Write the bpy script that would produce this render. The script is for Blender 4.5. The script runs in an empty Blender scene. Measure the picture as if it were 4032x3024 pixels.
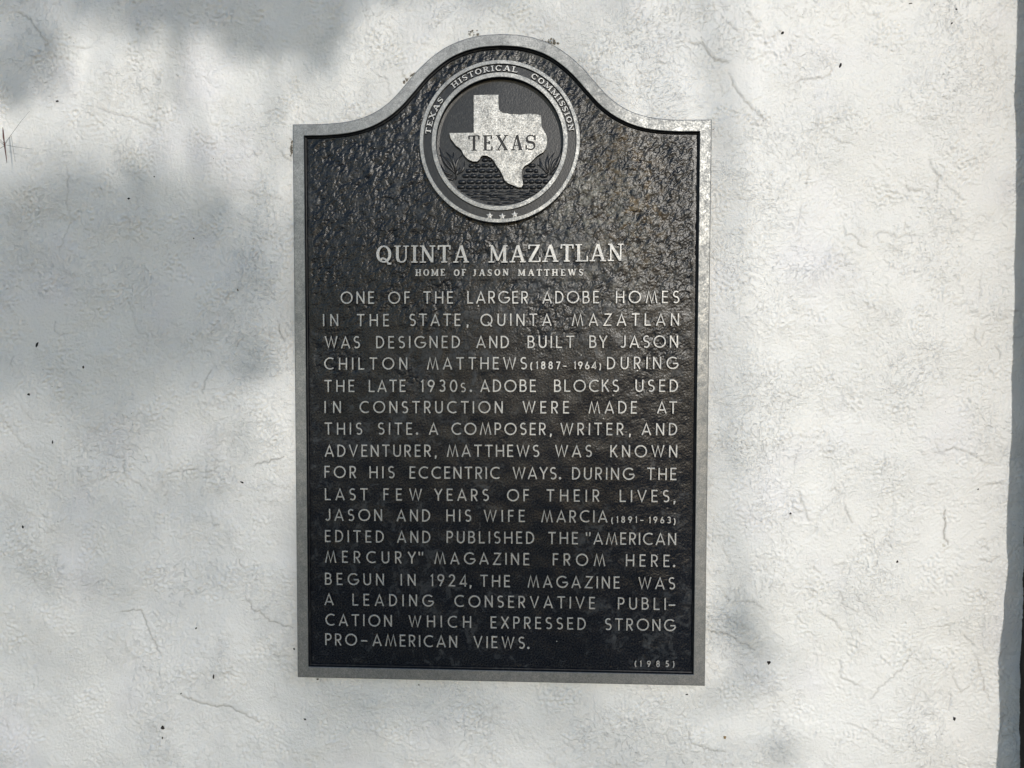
import bpy, math, random
import numpy as np
from mathutils import Vector, Matrix

# ------------------------------------------------------------------ camera, sky, sun
SC = bpy.context.scene
COL = SC.collection
Z0 = 1.5                                   # height of the plaque's middle above the ground
F_PX = 2912.0
CAM = Vector((0.07443, -1.23665, Z0 + 0.08335))
RX, RY, RZ = -0.038492, -0.00215, 0.043611

cam_d = bpy.data.cameras.new("camera")
cam = bpy.data.objects.new("camera", cam_d)
COL.objects.link(cam)
SC.camera = cam
cam_d.sensor_width = 36.0
cam_d.lens = 36.0 * F_PX / 4032.0
cam_d.clip_start = 0.02
cam_d.clip_end = 500
CAM_R = Matrix.Rotation(RZ, 3, 'Z') @ Matrix.Rotation(RX, 3, 'X') @ Matrix.Rotation(RY, 3, 'Y') @ Matrix(((1, 0, 0), (0, 0, -1), (0, 1, 0)))
cam.matrix_world = Matrix.Translation(CAM) @ CAM_R.to_4x4()

SUN_AZ, SUN_EL = math.radians(15), math.radians(16)      # azimuth to the right of the wall's normal
SDIR = Vector((math.sin(SUN_AZ) * math.cos(SUN_EL), -math.cos(SUN_AZ) * math.cos(SUN_EL), math.sin(SUN_EL)))
world = bpy.data.worlds.new("World")
SC.world = world
world.use_nodes = True
nt = world.node_tree
bg = nt.nodes["Background"]
sky = nt.nodes.new("ShaderNodeTexSky")
sky.sky_type = 'NISHITA'
sky.sun_disc = False
sky.sun_elevation = SUN_EL
sky.sun_rotation = math.radians(180) - SUN_AZ
sky.ozone_density = 1.1
sky.dust_density = 0.3
sky.air_density = 1.0
nt.links.new(sky.outputs[0], bg.inputs[0])
bg.inputs[1].default_value = 0.15
sun_d = bpy.data.lights.new("sun", 'SUN')
sun = bpy.data.objects.new("sun", sun_d)
COL.objects.link(sun)
sun_d.energy = 2.0
sun_d.angle = math.radians(0.6)
sun_d.color = (1.0, 0.955, 0.885)
sun.rotation_euler = SDIR.to_track_quat('Z', 'Y').to_euler()
sun.location = SDIR * 20
SC.view_settings.view_transform = 'Standard'
SC.view_settings.look = 'None'
SC.view_settings.exposure = 0.19
SC.view_settings.gamma = 1.0

rnd = random.Random(7)
RNG = np.random.default_rng(11)


def at(u, v, y=0.0):
    """photo pixel -> (x, z) on the plane at depth y"""
    d = CAM_R @ Vector(((u - 2016.0) / F_PX, -(v - 1512.0) / F_PX, -1.0))
    t = (y - CAM.y) / d.y
    return (CAM.x + d.x * t, CAM.z + d.z * t)


# ------------------------------------------------------------------ node helpers
def new_mat(name):
    m = bpy.data.materials.new(name)
    m.use_nodes = True
    n = m.node_tree
    return m, n, n.nodes["Principled BSDF"]


def coords(n, scale=(1, 1, 1), rot=(0, 0, 0), kind='Object'):
    tc = n.nodes.new("ShaderNodeTexCoord")
    mp = n.nodes.new("ShaderNodeMapping")
    mp.inputs['Scale'].default_value = scale
    mp.inputs['Rotation'].default_value = rot
    if kind == 'World':
        g = n.nodes.new("ShaderNodeNewGeometry")
        n.links.new(g.outputs['Position'], mp.inputs[0])
    else:
        n.links.new(tc.outputs[kind], mp.inputs[0])
    return mp.outputs[0]


def noise(n, vec, scale, detail=4, rough=0.55, dist=0.0, out='Fac'):
    t = n.nodes.new("ShaderNodeTexNoise")
    t.inputs['Scale'].default_value = scale
    t.inputs['Detail'].default_value = detail
    t.inputs['Roughness'].default_value = rough
    t.inputs['Distortion'].default_value = dist
    n.links.new(vec, t.inputs['Vector'])
    return t.outputs[out]


def ramp(n, fac, stops):
    r = n.nodes.new("ShaderNodeValToRGB")
    el = r.color_ramp.elements
    while len(el) < len(stops):
        el.new(0.5)
    for e, (p, c) in zip(el, stops):
        e.position = p
        e.color = (c, c, c, 1) if not hasattr(c, '__len__') else (*c, 1)
    n.links.new(fac, r.inputs[0])
    return r.outputs[0]


def mix(n, fac, a, b, mode='MIX'):
    m = n.nodes.new("ShaderNodeMix")
    m.data_type = 'RGBA'
    m.blend_type = mode
    for sock, v in ((0, fac), (6, a), (7, b)):
        if isinstance(v, bpy.types.NodeSocket):
            n.links.new(v, m.inputs[sock])
        elif sock == 0:
            m.inputs[0].default_value = v
        else:
            m.inputs[sock].default_value = (*v, 1)
    return m.outputs[2]


def math_n(n, op, a, b):
    m = n.nodes.new("ShaderNodeMath")
    m.operation = op
    for i, v in enumerate((a, b)):
        if isinstance(v, bpy.types.NodeSocket):
            n.links.new(v, m.inputs[i])
        else:
            m.inputs[i].default_value = v
    return m.outputs[0]


def bump(n, h, dist, strength=1.0, prev=None):
    b = n.nodes.new("ShaderNodeBump")
    b.inputs['Distance'].default_value = dist
    b.inputs['Strength'].default_value = strength
    n.links.new(h, b.inputs['Height'])
    if prev:
        n.links.new(prev, b.inputs['Normal'])
    return b.outputs[0]


def attr(n, name):
    a = n.nodes.new("ShaderNodeAttribute")
    a.attribute_name = name
    return a.outputs['Fac']


# ------------------------------------------------------------------ materials
def mat_wall():
    m, n, p = new_mat("white_painted_stucco")
    v = coords(n, kind='World')
    big = noise(n, v, 2.3, 3)
    col = mix(n, ramp(n, big, [(0.35, 0.0), (0.7, 1.0)]), (0.79, 0.787, 0.778), (0.80, 0.792, 0.768))
    lil = noise(n, v, 5.0, 2)
    col = mix(n, ramp(n, lil, [(0.55, 0.0), (0.72, 0.5)]), col, (0.76, 0.75, 0.79))
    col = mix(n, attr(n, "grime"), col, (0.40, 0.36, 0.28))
    col = mix(n, attr(n, "crack"), col, (0.22, 0.20, 0.18))
    sp = ramp(n, noise(n, v, 95, 2, 0.5), [(0.78, 0.0), (0.80, 1.0)])
    col = mix(n, math_n(n, 'MULTIPLY', sp, 0.5), col, (0.25, 0.24, 0.22))
    n.links.new(col, p.inputs['Base Color'])
    p.inputs['Roughness'].default_value = 0.42
    p.inputs['Specular IOR Level'].default_value = 0.45
    b = bump(n, noise(n, v, 420, 3, 0.6), 0.0008, 0.8)
    g0 = ramp(n, noise(n, v, 4.5, 4, 0.6, 0.4), [(0.38, 0.25), (0.62, 1.0)])
    b = bump(n, math_n(n, 'MULTIPLY', g0, ramp(n, noise(n, v, 230, 3, 0.55, 0.5), [(0.40, 0.0), (0.60, 1.0)])), 0.00065, 0.9, b)
    # ragged lips of overlapping trowelled coats
    gate = ramp(n, noise(n, v, 6.0, 3, 0.6), [(0.42, 0.0), (0.62, 1.0)])
    for sc_, dst in ((9, 0.5), (16, 0.6)):
        t = noise(n, v, sc_, 7, 0.62, dst)
        tr = ramp(n, t, [(0.0, 0.0), (0.400, 0.0), (0.404, 0.5), (0.468, 0.45), (0.472, 0.9), (0.530, 0.8), (0.534, 0.3), (0.60, 0.35), (0.604, 0.85)])
        b = bump(n, math_n(n, 'MULTIPLY', tr, gate), 0.0016, 0.9, b)
    # crumbly areas
    vo = noise(n, v, 135, 4, 0.6, 0.3)
    g2 = ramp(n, noise(n, v, 8.0, 4, 0.65), [(0.53, 0.0), (0.68, 1.0)])
    b = bump(n, math_n(n, 'MULTIPLY', vo, g2), 0.0045, 0.9, b)
    n.links.new(b, p.inputs['Normal'])
    return m


def mat_metal(name, lo, md, hi, metallic, r0, r1):
    m, n, p = new_mat(name)
    v = coords(n, kind='World')
    fine = noise(n, v, 520, 4, 0.75)
    mid = noise(n, v, 70, 5, 0.7)
    f = math_n(n, 'ADD', math_n(n, 'MULTIPLY', fine, 0.65), math_n(n, 'MULTIPLY', mid, 0.35))
    col = ramp(n, f, [(0.38, lo), (0.5, md), (0.62, hi)])
    n.links.new(col, p.inputs['Base Color'])
    p.inputs['Metallic'].default_value = metallic
    n.links.new(ramp(n, f, [(0.38, r0), (0.62, r1)]), p.inputs['Roughness'])
    b = bump(n, noise(n, v, 800, 3, 0.7), 0.0003, 0.6)
    n.links.new(b, p.inputs['Normal'])
    return m


def mat_black(name="black_leather_grain_paint", field=True):
    m, n, p = new_mat(name)
    v = coords(n, kind='World')
    base = mix(n, noise(n, v, 14, 3), (0.0022, 0.0040, 0.0095), (0.005, 0.0068, 0.0105))
    if field:
        # chalky worn patches, flaky edges
        w1 = noise(n, v, 46, 8, 0.72, 0.8)
        w2 = noise(n, v, 5.0, 3, 0.6)
        wear = ramp(n, math_n(n, 'ADD', math_n(n, 'MULTIPLY', w1, 0.75), math_n(n, 'MULTIPLY', w2, 0.4)), [(0.60, 0.0), (0.69, 1.0)])
        wear = math_n(n, 'MULTIPLY', wear, ramp(n, noise(n, v, 260, 4, 0.7), [(0.35, 0.1), (0.65, 0.8)]))
        base = mix(n, math_n(n, 'MULTIPLY', wear, 0.9), base, (0.060, 0.068, 0.078))
        hi = ramp(n, attr(n, "ridge"), [(0.55, 0.0), (0.95, 1.0)])
        base = mix(n, math_n(n, 'MULTIPLY', hi, 0.09), base, (0.10, 0.10, 0.09))
        # brown patina right of the medallion, golden sun sheen painted into its colour
        st = math_n(n, 'MULTIPLY', attr(n, "patina_sheen"), ramp(n, noise(n, v, 55, 7, 0.75, 0.8), [(0.48, 0.0), (0.6, 1.0)]))
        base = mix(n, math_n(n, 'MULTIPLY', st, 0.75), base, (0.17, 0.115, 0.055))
        s2 = math_n(n, 'MULTIPLY', attr(n, "painted_sheen"), ramp(n, noise(n, v, 75, 7, 0.75, 0.8), [(0.47, 0.0), (0.62, 1.0)]))  # pale silvery sun sheen painted into the base colour
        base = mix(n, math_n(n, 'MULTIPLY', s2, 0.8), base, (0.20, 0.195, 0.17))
        sp = ramp(n, noise(n, v, 160, 1, 0.4), [(0.80, 0.0), (0.82, 1.0)])
        base = mix(n, sp, base, (0.5, 0.5, 0.48))
        rg = math_n(n, 'ADD', math_n(n, 'MULTIPLY', wear, 0.3), 0.24)
        n.links.new(rg, p.inputs['Roughness'])
        b = bump(n, noise(n, v, 330, 4, 0.65, 0.4), 0.0005, 0.7)
    else:
        g = ramp(n, noise(n, v, 150, 6, 0.7), [(0.5, 0.0), (0.7, 0.8)])
        base = mix(n, g, base, (0.05, 0.052, 0.052))
        p.inputs['Roughness'].default_value = 0.45 if name != 'worn_black_seal' else 0.33
        if name == 'worn_black_seal':
            base = mix(n, 0.4, base, (0.016, 0.018, 0.021))
        b = bump(n, noise(n, v, 350, 3, 0.6), 0.0004, 0.6)
    n.links.new(base, p.inputs['Base Color'])
    p.inputs['Specular IOR Level'].default_value = 0.31 if name != 'worn_black_seal' else 0.38
    n.links.new(b, p.inputs['Normal'])
    return m


def mat_plain(name, col, rough=0.7, sc=60, var=0.35, bmp=0.0005):
    m, n, p = new_mat(name)
    v = coords(n, kind='World')
    c2 = tuple(c * (1 - var) for c in col)
    n.links.new(mix(n, ramp(n, noise(n, v, sc, 5, 0.65), [(0.35, 0.0), (0.65, 1.0)]), col, c2), p.inputs['Base Color'])
    p.inputs['Roughness'].default_value = rough
    n.links.new(bump(n, noise(n, v, sc * 3, 3), bmp, 0.8), p.inputs['Normal'])
    return m


def mat_wood():
    m, n, p = new_mat("dark_weathered_wood")
    v = coords(n, scale=(60, 60, 5), kind='World')
    g = noise(n, v, 2.0, 6, 0.65, 0.4)
    n.links.new(ramp(n, g, [(0.3, (0.012, 0.009, 0.007)), (0.6, (0.05, 0.038, 0.028)), (0.75, (0.10, 0.075, 0.05))]), p.inputs['Base Color'])
    p.inputs['Roughness'].default_value = 0.8
    n.links.new(bump(n, g, 0.004, 0.9), p.inputs['Normal'])
    return m


M_WALL = mat_wall()
M_METAL = mat_metal("dull_cast_aluminium", (0.175, 0.18, 0.185), (0.235, 0.24, 0.24), (0.34, 0.34, 0.33), 0.72, 0.62, 0.34)
M_LETTER = mat_metal("sanded_aluminium_letter_face", (0.30, 0.30, 0.30), (0.41, 0.41, 0.405), (0.55, 0.545, 0.53), 0.45, 0.55, 0.38)
M_MAP = mat_metal("bright_worn_aluminium", (0.15, 0.15, 0.15), (0.31, 0.31, 0.30), (0.55, 0.54, 0.52), 0.6, 0.6, 0.36)
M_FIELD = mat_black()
M_BLACK = mat_black("black_painted_recess", False)
M_SEAL = mat_black("worn_black_seal", False)
M_WOOD = mat_wood()
M_GROUND = mat_plain("grey_green_soil", (0.235, 0.24, 0.225), 0.9, 9, 0.4, 0.01)
M_BARK = mat_plain("grey_brown_bark", (0.12, 0.09, 0.065), 0.9, 30, 0.5, 0.01)
M_LEAF = mat_plain("green_leaf", (0.055, 0.10, 0.03), 0.6, 12, 0.5, 0.0005)
M_SPECK = mat_plain("dark_dirt", (0.018, 0.014, 0.012), 0.8, 400, 0.5, 0.0003)
M_TAN = mat_plain("dry_tan_crumb", (0.36, 0.24, 0.10), 0.8, 400, 0.4, 0.0003)
M_CRUMB = mat_plain("grey_brown_mortar_crumb", (0.44, 0.40, 0.33), 0.95, 500, 0.6, 0.0006)
M_INSECT = mat_plain("dark_red_insect_shell", (0.11, 0.018, 0.015), 0.4, 300, 0.5, 0.0002)
M_INSLEG = mat_plain("pale_brown_insect_leg", (0.10, 0.085, 0.07), 0.6, 300, 0.4, 0.0001)


# ------------------------------------------------------------------ mesh helpers
def mesh_obj(name, verts, faces, mats, parent=None, mi=None, smooth=False, link=True):
    me = bpy.data.meshes.new(name)
    me.from_pydata([tuple(v) for v in verts], [], faces)
    for m in (mats if isinstance(mats, (list, tuple)) else [mats]):
        me.materials.append(m)
    if mi is not None:
        me.polygons.foreach_set('material_index', mi)
    if smooth:
        me.polygons.foreach_set('use_smooth', [True] * len(me.polygons))
    me.update()
    o = bpy.data.objects.new(name, me)
    if link:
        COL.objects.link(o)
    if parent:
        o.parent = parent
    return o


def grid_mesh(name, xs, zs, Y, mats, attrs=None, keep=None):
    """heightfield mesh, fast; Y[j,i] depth at (xs[i], zs[j])"""
    nx, nz = len(xs), len(zs)
    X, Z = np.meshgrid(xs, zs)
    co = np.stack([X, Y, Z], -1).reshape(-1, 3).astype(np.float32)
    idx = np.arange(nx * nz).reshape(nz, nx)
    q = np.stack([idx[:-1, :-1], idx[:-1, 1:], idx[1:, 1:], idx[1:, :-1]], -1)
    if keep is not None:
        q = q[keep]
        q = q.reshape(-1, 4)
        used = np.zeros(nx * nz, bool)
        used[q.ravel()] = True
        rm = np.cumsum(used) - 1
        co = co[used]
        q = rm[q]
    else:
        q = q.reshape(-1, 4)
        used = np.ones(nx * nz, bool)
    me = bpy.data.meshes.new(name)
    me.vertices.add(len(co))
    me.vertices.foreach_set('co', co.ravel())
    me.loops.add(q.size)
    me.loops.foreach_set('vertex_index', q.ravel().astype(np.int32))
    me.polygons.add(len(q))
    me.polygons.foreach_set('loop_start', np.arange(0, q.size, 4, dtype=np.int32))
    me.polygons.foreach_set('use_smooth', np.ones(len(q), bool))
    for k, a in (attrs or {}).items():
        at_ = me.attributes.new(k, 'FLOAT', 'POINT')
        at_.data.foreach_set('value', a.ravel()[used].astype(np.float32))
    me.materials.append(mats)
    me.update(calc_edges=True)
    me.validate()
    o = bpy.data.objects.new(name, me)
    COL.objects.link(o)
    return o


def band(shape, dx, lam, bw=0.5, seed=0, aniso=1.0, ang=0.0):
    """band-limited noise, unit std; lam = wavelength in metres"""
    r = np.random.default_rng(seed)
    ny, nx = shape
    f = np.fft.rfft2(r.standard_normal(shape))
    ky = np.fft.fftfreq(ny, dx)[:, None]
    kx = np.fft.rfftfreq(nx, dx)[None, :]
    c, s = math.cos(ang), math.sin(ang)
    u = (kx * c + ky * s) * aniso
    w = (-kx * s + ky * c) / aniso
    k = np.sqrt(u * u + w * w) * lam + 1e-9
    g = np.exp(-(np.log(k) / bw) ** 2)
    out = np.fft.irfft2(f * g, s=shape)
    return out / out.std()


def sstep(a, b, x):
    t = np.clip((x - a) / (b - a), 0, 1)
    return t * t * (3 - 2 * t)


def tag(o, label, cat, group=None):
    o["label"] = label
    o["category"] = cat
    if group:
        o["group"] = group
    return o


def resample(pts, step):
    pts = [np.array(p, float) for p in pts]
    out = [pts[0]]
    for a, b in zip(pts, pts[1:]):
        L = np.linalg.norm(b - a)
        n = max(1, int(L / step))
        for i in range(1, n + 1):
            out.append(a + (b - a) * i / n)
    return np.array(out)


def catmull(P, n=8):
    P = [np.array(p, float) for p in P]
    Q = [2 * P[0] - P[1]] + P + [2 * P[-1] - P[-2]]
    out = []
    for i in range(1, len(Q) - 2):
        for k in range(n):
            t = k / n
            a, b, c, d = Q[i - 1], Q[i], Q[i + 1], Q[i + 2]
            out.append(0.5 * ((2 * b) + (-a + c) * t + (2 * a - 5 * b + 4 * c - d) * t * t + (-a + 3 * b - 3 * c + d) * t ** 3))
    out.append(P[-1])
    return out


# ------------------------------------------------------------------ plaque outline
HW, HH = 0.3429, 0.4645
k = 0.3422e-3
prof = [(0, 427), (90, 421), (172, 403), (252, 370), (322, 323), (392, 259), (452, 189), (512, 122), (572, 73), (642, 36), (722, 13), (822, 2), (930, 0)]
half = catmull([(x * k, Z0 + HH + h * k * 0.967) for x, h in prof], 5)
right = [tuple(p) for p in half] + [(HW, Z0 + HH)]
left = [(-x, z) for x, z in reversed(right[1:])]
OUT = [(-HW, Z0 - HH)] + left + right + [(HW, Z0 - HH)]          # clockwise seen from the camera
OUT = np.array(OUT)


def offset_poly(P, d):
    n = len(P)
    out = []
    for i in range(n):
        a, b, c = P[i - 1], P[i], P[(i + 1) % n]
        e1, e2 = b - a, c - b
        e1 = e1 / (np.linalg.norm(e1) + 1e-12)
        e2 = e2 / (np.linalg.norm(e2) + 1e-12)
        n1, n2 = np.array([e1[1], -e1[0]]), np.array([e2[1], -e2[0]])
        m = n1 + n2
        m = m / (m @ m) * 2
        out.append(b + m * d)
    return np.array(out)


def inside(P, X, Z):
    r = np.zeros(X.shape, bool)
    n = len(P)
    for i in range(n):
        x1, z1 = P[i]
        x2, z2 = P[(i + 1) % n]
        if z1 == z2:
            continue
        c = ((z1 > Z) != (z2 > Z)) & (X < (x2 - x1) * (Z - z1) / (z2 - z1) + x1)
        r ^= c
    return r


def seg_dist(P, X, Z, closed=True):
    D = np.full(X.shape, 9.0)
    n = len(P)
    for i in range(n if closed else n - 1):
        a, b = np.array(P[i]), np.array(P[(i + 1) % n])
        ab = b - a
        t = np.clip(((X - a[0]) * ab[0] + (Z - a[1]) * ab[1]) / (ab @ ab + 1e-15), 0, 1)
        D = np.minimum(D, np.hypot(X - a[0] - t * ab[0], Z - a[1] - t * ab[1]))
    return D


# ------------------------------------------------------------------ the wall
def build_wall():
    dx = 0.0017
    fx = np.arange(-0.935, 0.935, dx)
    fz = np.arange(Z0 - 0.71, Z0 + 0.745, dx)
    shp = (len(fz), len(fx))
    X, Z = np.meshgrid(fx, fz)
    B = lambda lam, bw, s, an=1.0, ang=0.0: band(shp, dx, lam, bw, s, an, ang)
    h = 0.0016 * B(0.30, 0.4, 1) + 0.0006 * B(0.11, 0.4, 2)
    # orange-peel roller texture, its strength varies across the wall
    patch = sstep(-0.6, 1.2, B(0.16, 0.5, 3))
    rough = sstep(0.3, 1.9, B(0.13, 0.6, 4) + 0.5 * B(0.04, 0.6, 5))
    peel = B(0.0058, 0.3, 6) * 0.6 + B(0.009, 0.35, 7, 1.25, 0.9) * 0.45
    h += 0.00024 * (0.6 + 0.9 * patch) * peel
    lump = np.abs(B(0.017, 0.4, 8))
    h += 0.0011 * rough * (1 - np.clip(lump, 0, 1.4)) + 0.0006 * rough * B(0.008, 0.3, 9)
    # ragged overlapping plaster coats
    w = B(0.10, 0.8, 10) + 0.16 * B(0.02, 0.6, 11) + 0.09 * B(0.009, 0.5, 12)
    gate = sstep(-0.1, 0.9, B(0.11, 0.5, 13))
    for ti, thr in enumerate((-1.1, -0.5, 0.05, 0.6, 1.2)):
        h += (-1) ** ti * 0.0007 * gate * sstep(-0.025, 0.025, w - thr)
    # trowel strokes
    h += 0.0002 * sstep(0.3, 1.4, B(0.2, 0.5, 14)) * B(0.006, 0.5, 15, 2.6, 0.5)
    h += 0.0002 * sstep(0.3, 1.4, B(0.2, 0.5, 16)) * B(0.006, 0.5, 17, 2.6, 2.2)
    h += 0.00022 * sstep(0.80, 0.60, np.abs(X - 0.8) * 4) * B(0.005, 0.3, 18)
    crack = np.zeros(shp)
    grime = np.zeros(shp)
    rr = np.random.default_rng(5)

    def feature(px, depth, width, side, lip, dark=0.0):
        P = np.array([at(u, v) for u, v in px])
        P = resample(P, 0.0045)
        if len(P) > 2:
            P[1:-1] += rr.normal(0, 0.0012, P[1:-1].shape)
        x0, x1 = P[:, 0].min() - 0.025, P[:, 0].max() + 0.025
        z0, z1 = P[:, 1].min() - 0.025, P[:, 1].max() + 0.025
        i0, i1 = np.searchsorted(fx, [x0, x1])
        j0, j1 = np.searchsorted(fz, [z0, z1])
        if i1 - i0 < 2 or j1 - j0 < 2:
            return
        XX, ZZ = X[j0:j1, i0:i1], Z[j0:j1, i0:i1]
        D = np.full(XX.shape, 9.0)
        S = np.zeros(XX.shape)
        A = np.zeros(XX.shape)
        n = len(P) - 1
        for i in range(n):
            a, b = P[i], P[i + 1]
            ab = b - a
            t = np.clip(((XX - a[0]) * ab[0] + (ZZ - a[1]) * ab[1]) / (ab @ ab + 1e-15), 0, 1)
            ex, ez = XX - a[0] - t * ab[0], ZZ - a[1] - t * ab[1]
            d = np.hypot(ex, ez)
            near = d < D
            D = np.where(near, d, D)
            S = np.where(near, np.sign(ab[0] * ez - ab[1] * ex), S)
            A = np.where(near, np.clip(min(i, n - i) / 2.0 + 0.35, 0, 1), A)
        g = np.exp(-(D / width) ** 2)
        h[j0:j1, i0:i1] += A * (-depth * g + lip * (S * side > 0) * np.exp(-D / 0.006) * (1 - g * 0.5))
        crack[j0:j1, i0:i1] = np.maximum(crack[j0:j1, i0:i1], dark * A * np.exp(-(D / 0.0013) ** 2))

    def c4(*p): return [(u / 1.659, v / 1.659) for u, v in p]
    def c5(*p): return [(u / 1.659, 1000 + v / 1.659) for u, v in p]
    def c6(*p): return [(u / 1.58, 2000 + v / 1.58) for u, v in p]
    def c7(*p): return [(2700 + u / 1.659, v / 1.659) for u, v in p]
    def c8(*p): return [(2700 + u / 1.355, 1800 + v / 1.355) for u, v in p]
    def r2(*p): return [(3600 + u / 1.66, 1000 + v / 1.66) for u, v in p]
    def r3(*p): return [(3600 + u / 1.62, 2000 + v / 1.62) for u, v in p]
    CR = [  # ridge / crack traces: points, depth, width, side, lip, darkness
        (c4((85, 60), (200, 130), (310, 275)), .0008, .002, 1, .0010, .35),
        (c4((512, 318), (590, 315)), .0006, .0018, 1, .0006, .3),
        (c4((500, 390), (520, 340), (600, 300), (665, 230)), .0003, .002, -1, .0005, .1),
        (c4((630, 695), (700, 730), (850, 760), (950, 810), (1010, 835)), .0010, .0025, -1, .0014, .35),
        (c4((520, 740), (545, 690), (610, 670)), .0, .003, -1, .0009, 0),
        (c4((440, 1080), (445, 1260), (430, 1330), (465, 1430), (395, 1640)), .0006, .002, 1, .0006, .2),
        (c4((540, 760), (535, 900)), .0, .003, 1, .0008, 0),
        (c4((630, 990), (625, 1130)), .0, .003, 1, .0010, 0),
        (c4((1700, 740), (1790, 720), (1880, 740)), .0006, .002, 1, .0006, .2),
        (c4((1800, 970), (1900, 1050)), .0008, .0018, 1, .0006, .4),
        (c4((1720, 1270), (1850, 1310)), .0004, .002, 1, .0005, .2),
        (c5((345, 440), (420, 640), (450, 780), (490, 820)), .0, .003, -1, .0011, 0),
        (c5((0, 1040), (110, 1200), (220, 1290)), .0006, .003, 1, .0016, .15),
        (c5((120, 980), (210, 1090)), .0005, .003, 1, .0008, .1),
        (c5((230, 1240), (340, 1340)), .0, .004, 1, .0006, 0),
        (c5((1395, 735), (1340, 830), (1330, 910)), .0008, .002, 1, .0007, .35),
        (c5((1240, 650), (1255, 770), (1275, 830), (1250, 890), (1310, 925)), .0004, .0025, -1, .0014, .1),
        (c5((1220, 660), (1300, 630), (1390, 650)), .0004, .002, 1, .0007, .1),
        (c5((1060, 1450), (1170, 1420), (1280, 1408), (1320, 1430), (1385, 1412), (1430, 1430)), .0008, .002, -1, .0010, .35),
        (c5((1640, 1385), (1740, 1360), (1850, 1325)), .0003, .0012, 1, .0, .5),
        (c5((820, 260), (910, 515), (965, 525), (960, 600)), .0004, .002, 1, .0006, .15),
        (c5((1270, 260), (1350, 370), (1420, 400)), .0003, .003, 1, .0012, .05),
        (c5((1430, 1100), (1450, 1220), (1475, 1330), (1500, 1400)), .0, .003, -1, .0014, 0),
        (c5((650, 1300), (810, 1340), (800, 1440), (920, 1520)), .0004, .002, 1, .0010, .15),
        (c5((1820, 440), (1825, 530), (1860, 570)), .0008, .0018, 1, .0007, .4),
        (c5((1760, 1520), (1900, 1528)), .0005, .0018, 1, .0, .2),
        (c5((290, 950), (350, 915), (430, 950)), .0, .003, 1, .0009, 0),
        (c5((400, 570), (500, 460), (610, 470)), .0, .003, 1, .0006, 0),
        (c6((650, 730), (750, 810), (850, 955), (835, 1050)), .0, .004, 1, .0018, 0),
        (c6((740, 650), (870, 640), (930, 790), (1005, 905)), .0008, .002, 1, .0009, .4),
        (c6((880, 880), (1005, 908)), .0, .003, 1, .0010, 0),
        (c6((1110, 1160), (1230, 1215), (1330, 1235), (1420, 1235), (1610, 1335)), .0012, .0025, 1, .0016, .4),
        (c6((1530, 550), (1575, 620), (1680, 700), (1820, 750)), .0008, .002, 1, .0009, .35),
        (c6((860, 960), (905, 1010), (1040, 1040)), .0006, .002, 1, .0006, .2),
        (c6((1670, 905), (1710, 925), (1800, 925)), .0005, .0015, 1, .0003, .3),
        (c6((1480, 300), (1490, 340), (1530, 385)), .0007, .002, 1, .0008, .3),
        (c6((20, 1290), (70, 1400)), .0006, .002, -1, .0010, .2),
        (c6((165, 900), (150, 1200), (200, 1350), (200, 1600)), .0, .005, 1, .0008, 0),
        (c6((40, 730), (110, 760), (210, 850)), .0005, .002, 1, .0006, .15),
        (c6((360, 1040), (400, 1110), (510, 1210)), .0, .003, -1, .0010, 0),
        (c6((1185, 60), (1190, 190), (1200, 290)), .0, .004, -1, .0012, 0),
        (c6((1310, 30), (1330, 120), (1370, 100)), .0006, .002, 1, .0006, .2),
        (c6((210, 45), (330, 70)), .0004, .002, 1, .0009, .05),
        (c6((1560, 1540), (1760, 1590)), .0, .004, 1, .0012, 0),
        (c7((0, 270), (110, 290), (190, 400), (280, 410)), .0010, .0025, 1, .0012, .35),
        (c7((20, 330), (130, 440), (200, 450), (280, 410)), .0, .003, -1, .0010, .1),
        (c7((280, 480), (340, 600), (420, 700), (520, 775)), .0009, .0022, 1, .0008, .35),
        (c7((225, 520), (240, 620), (285, 580)), .0005, .002, 1, .0006, .15),
        (c7((700, 545), (760, 515), (850, 510), (940, 490), (950, 430), (905, 375)), .0009, .002, 1, .0009, .3),
        (c7((240, 110), (310, 190), (360, 220)), .0007, .002, 1, .0006, .3),
        (c7((380, 60), (480, 190)), .0008, .0025, 1, .0007, .3),
        (c7((490, 260), (525, 300)), .0007, .002, 1, .0006, .3),
        (c7((810, 1060), (800, 1140), (785, 1230)), .0005, .002, -1, .0005, .25),
        (c7((755, 1320), (740, 1400), (735, 1470)), .0004, .0015, 1, .0003, .25),
        (c7((860, 730), (845, 800), (880, 850)), .0005, .002, 1, .0006, .2),
        (c7((1020, 1490), (1040, 1530), (1100, 1540), (1130, 1590), (1180, 1620)), .0007, .002, 1, .0007, .3),
        (c7((1225, 1550), (1260, 1520), (1310, 1510), (1395, 1555), (1450, 1530), (1540, 1535)), .0009, .002, -1, .0008, .35),
        (c7((1160, 1500), (1165, 1540)), .0007, .002, 1, .0006, .3),
        (c7((1590, 1010), (1610, 1110), (1660, 1150), (1640, 1260)), .0008, .002, 1, .0007, .3),
        (c7((1445, 1180), (1460, 1240), (1560, 1245)), .0008, .002, 1, .0008, .3),
        (c7((1675, 1190), (1750, 1240), (1810, 1300)), .0006, .002, 1, .0006, .25),
        (c7((950, 890), (1010, 935), (1060, 935)), .0007, .002, 1, .0006, .25),
        (c7((1130, 10), (1210, 90), (1270, 110)), .0006, .002, 1, .0008, .2),
        (c7((1365, 690), (1410, 715)), .0007, .002, 1, .0006, .25),
        (c7((1720, 80), (1700, 190), (1730, 260)), .0005, .003, 1, .0005, .2),
        (r2((130, 1215), (160, 1290)), .0006, .002, 1, .0006, .25),
        (r2((190, 90), (190, 150), (205, 175)), .0007, .002, 1, .0006, .25),
        (r2((265, 120), (300, 180)), .0007, .002, 1, .0006, .25),
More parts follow.
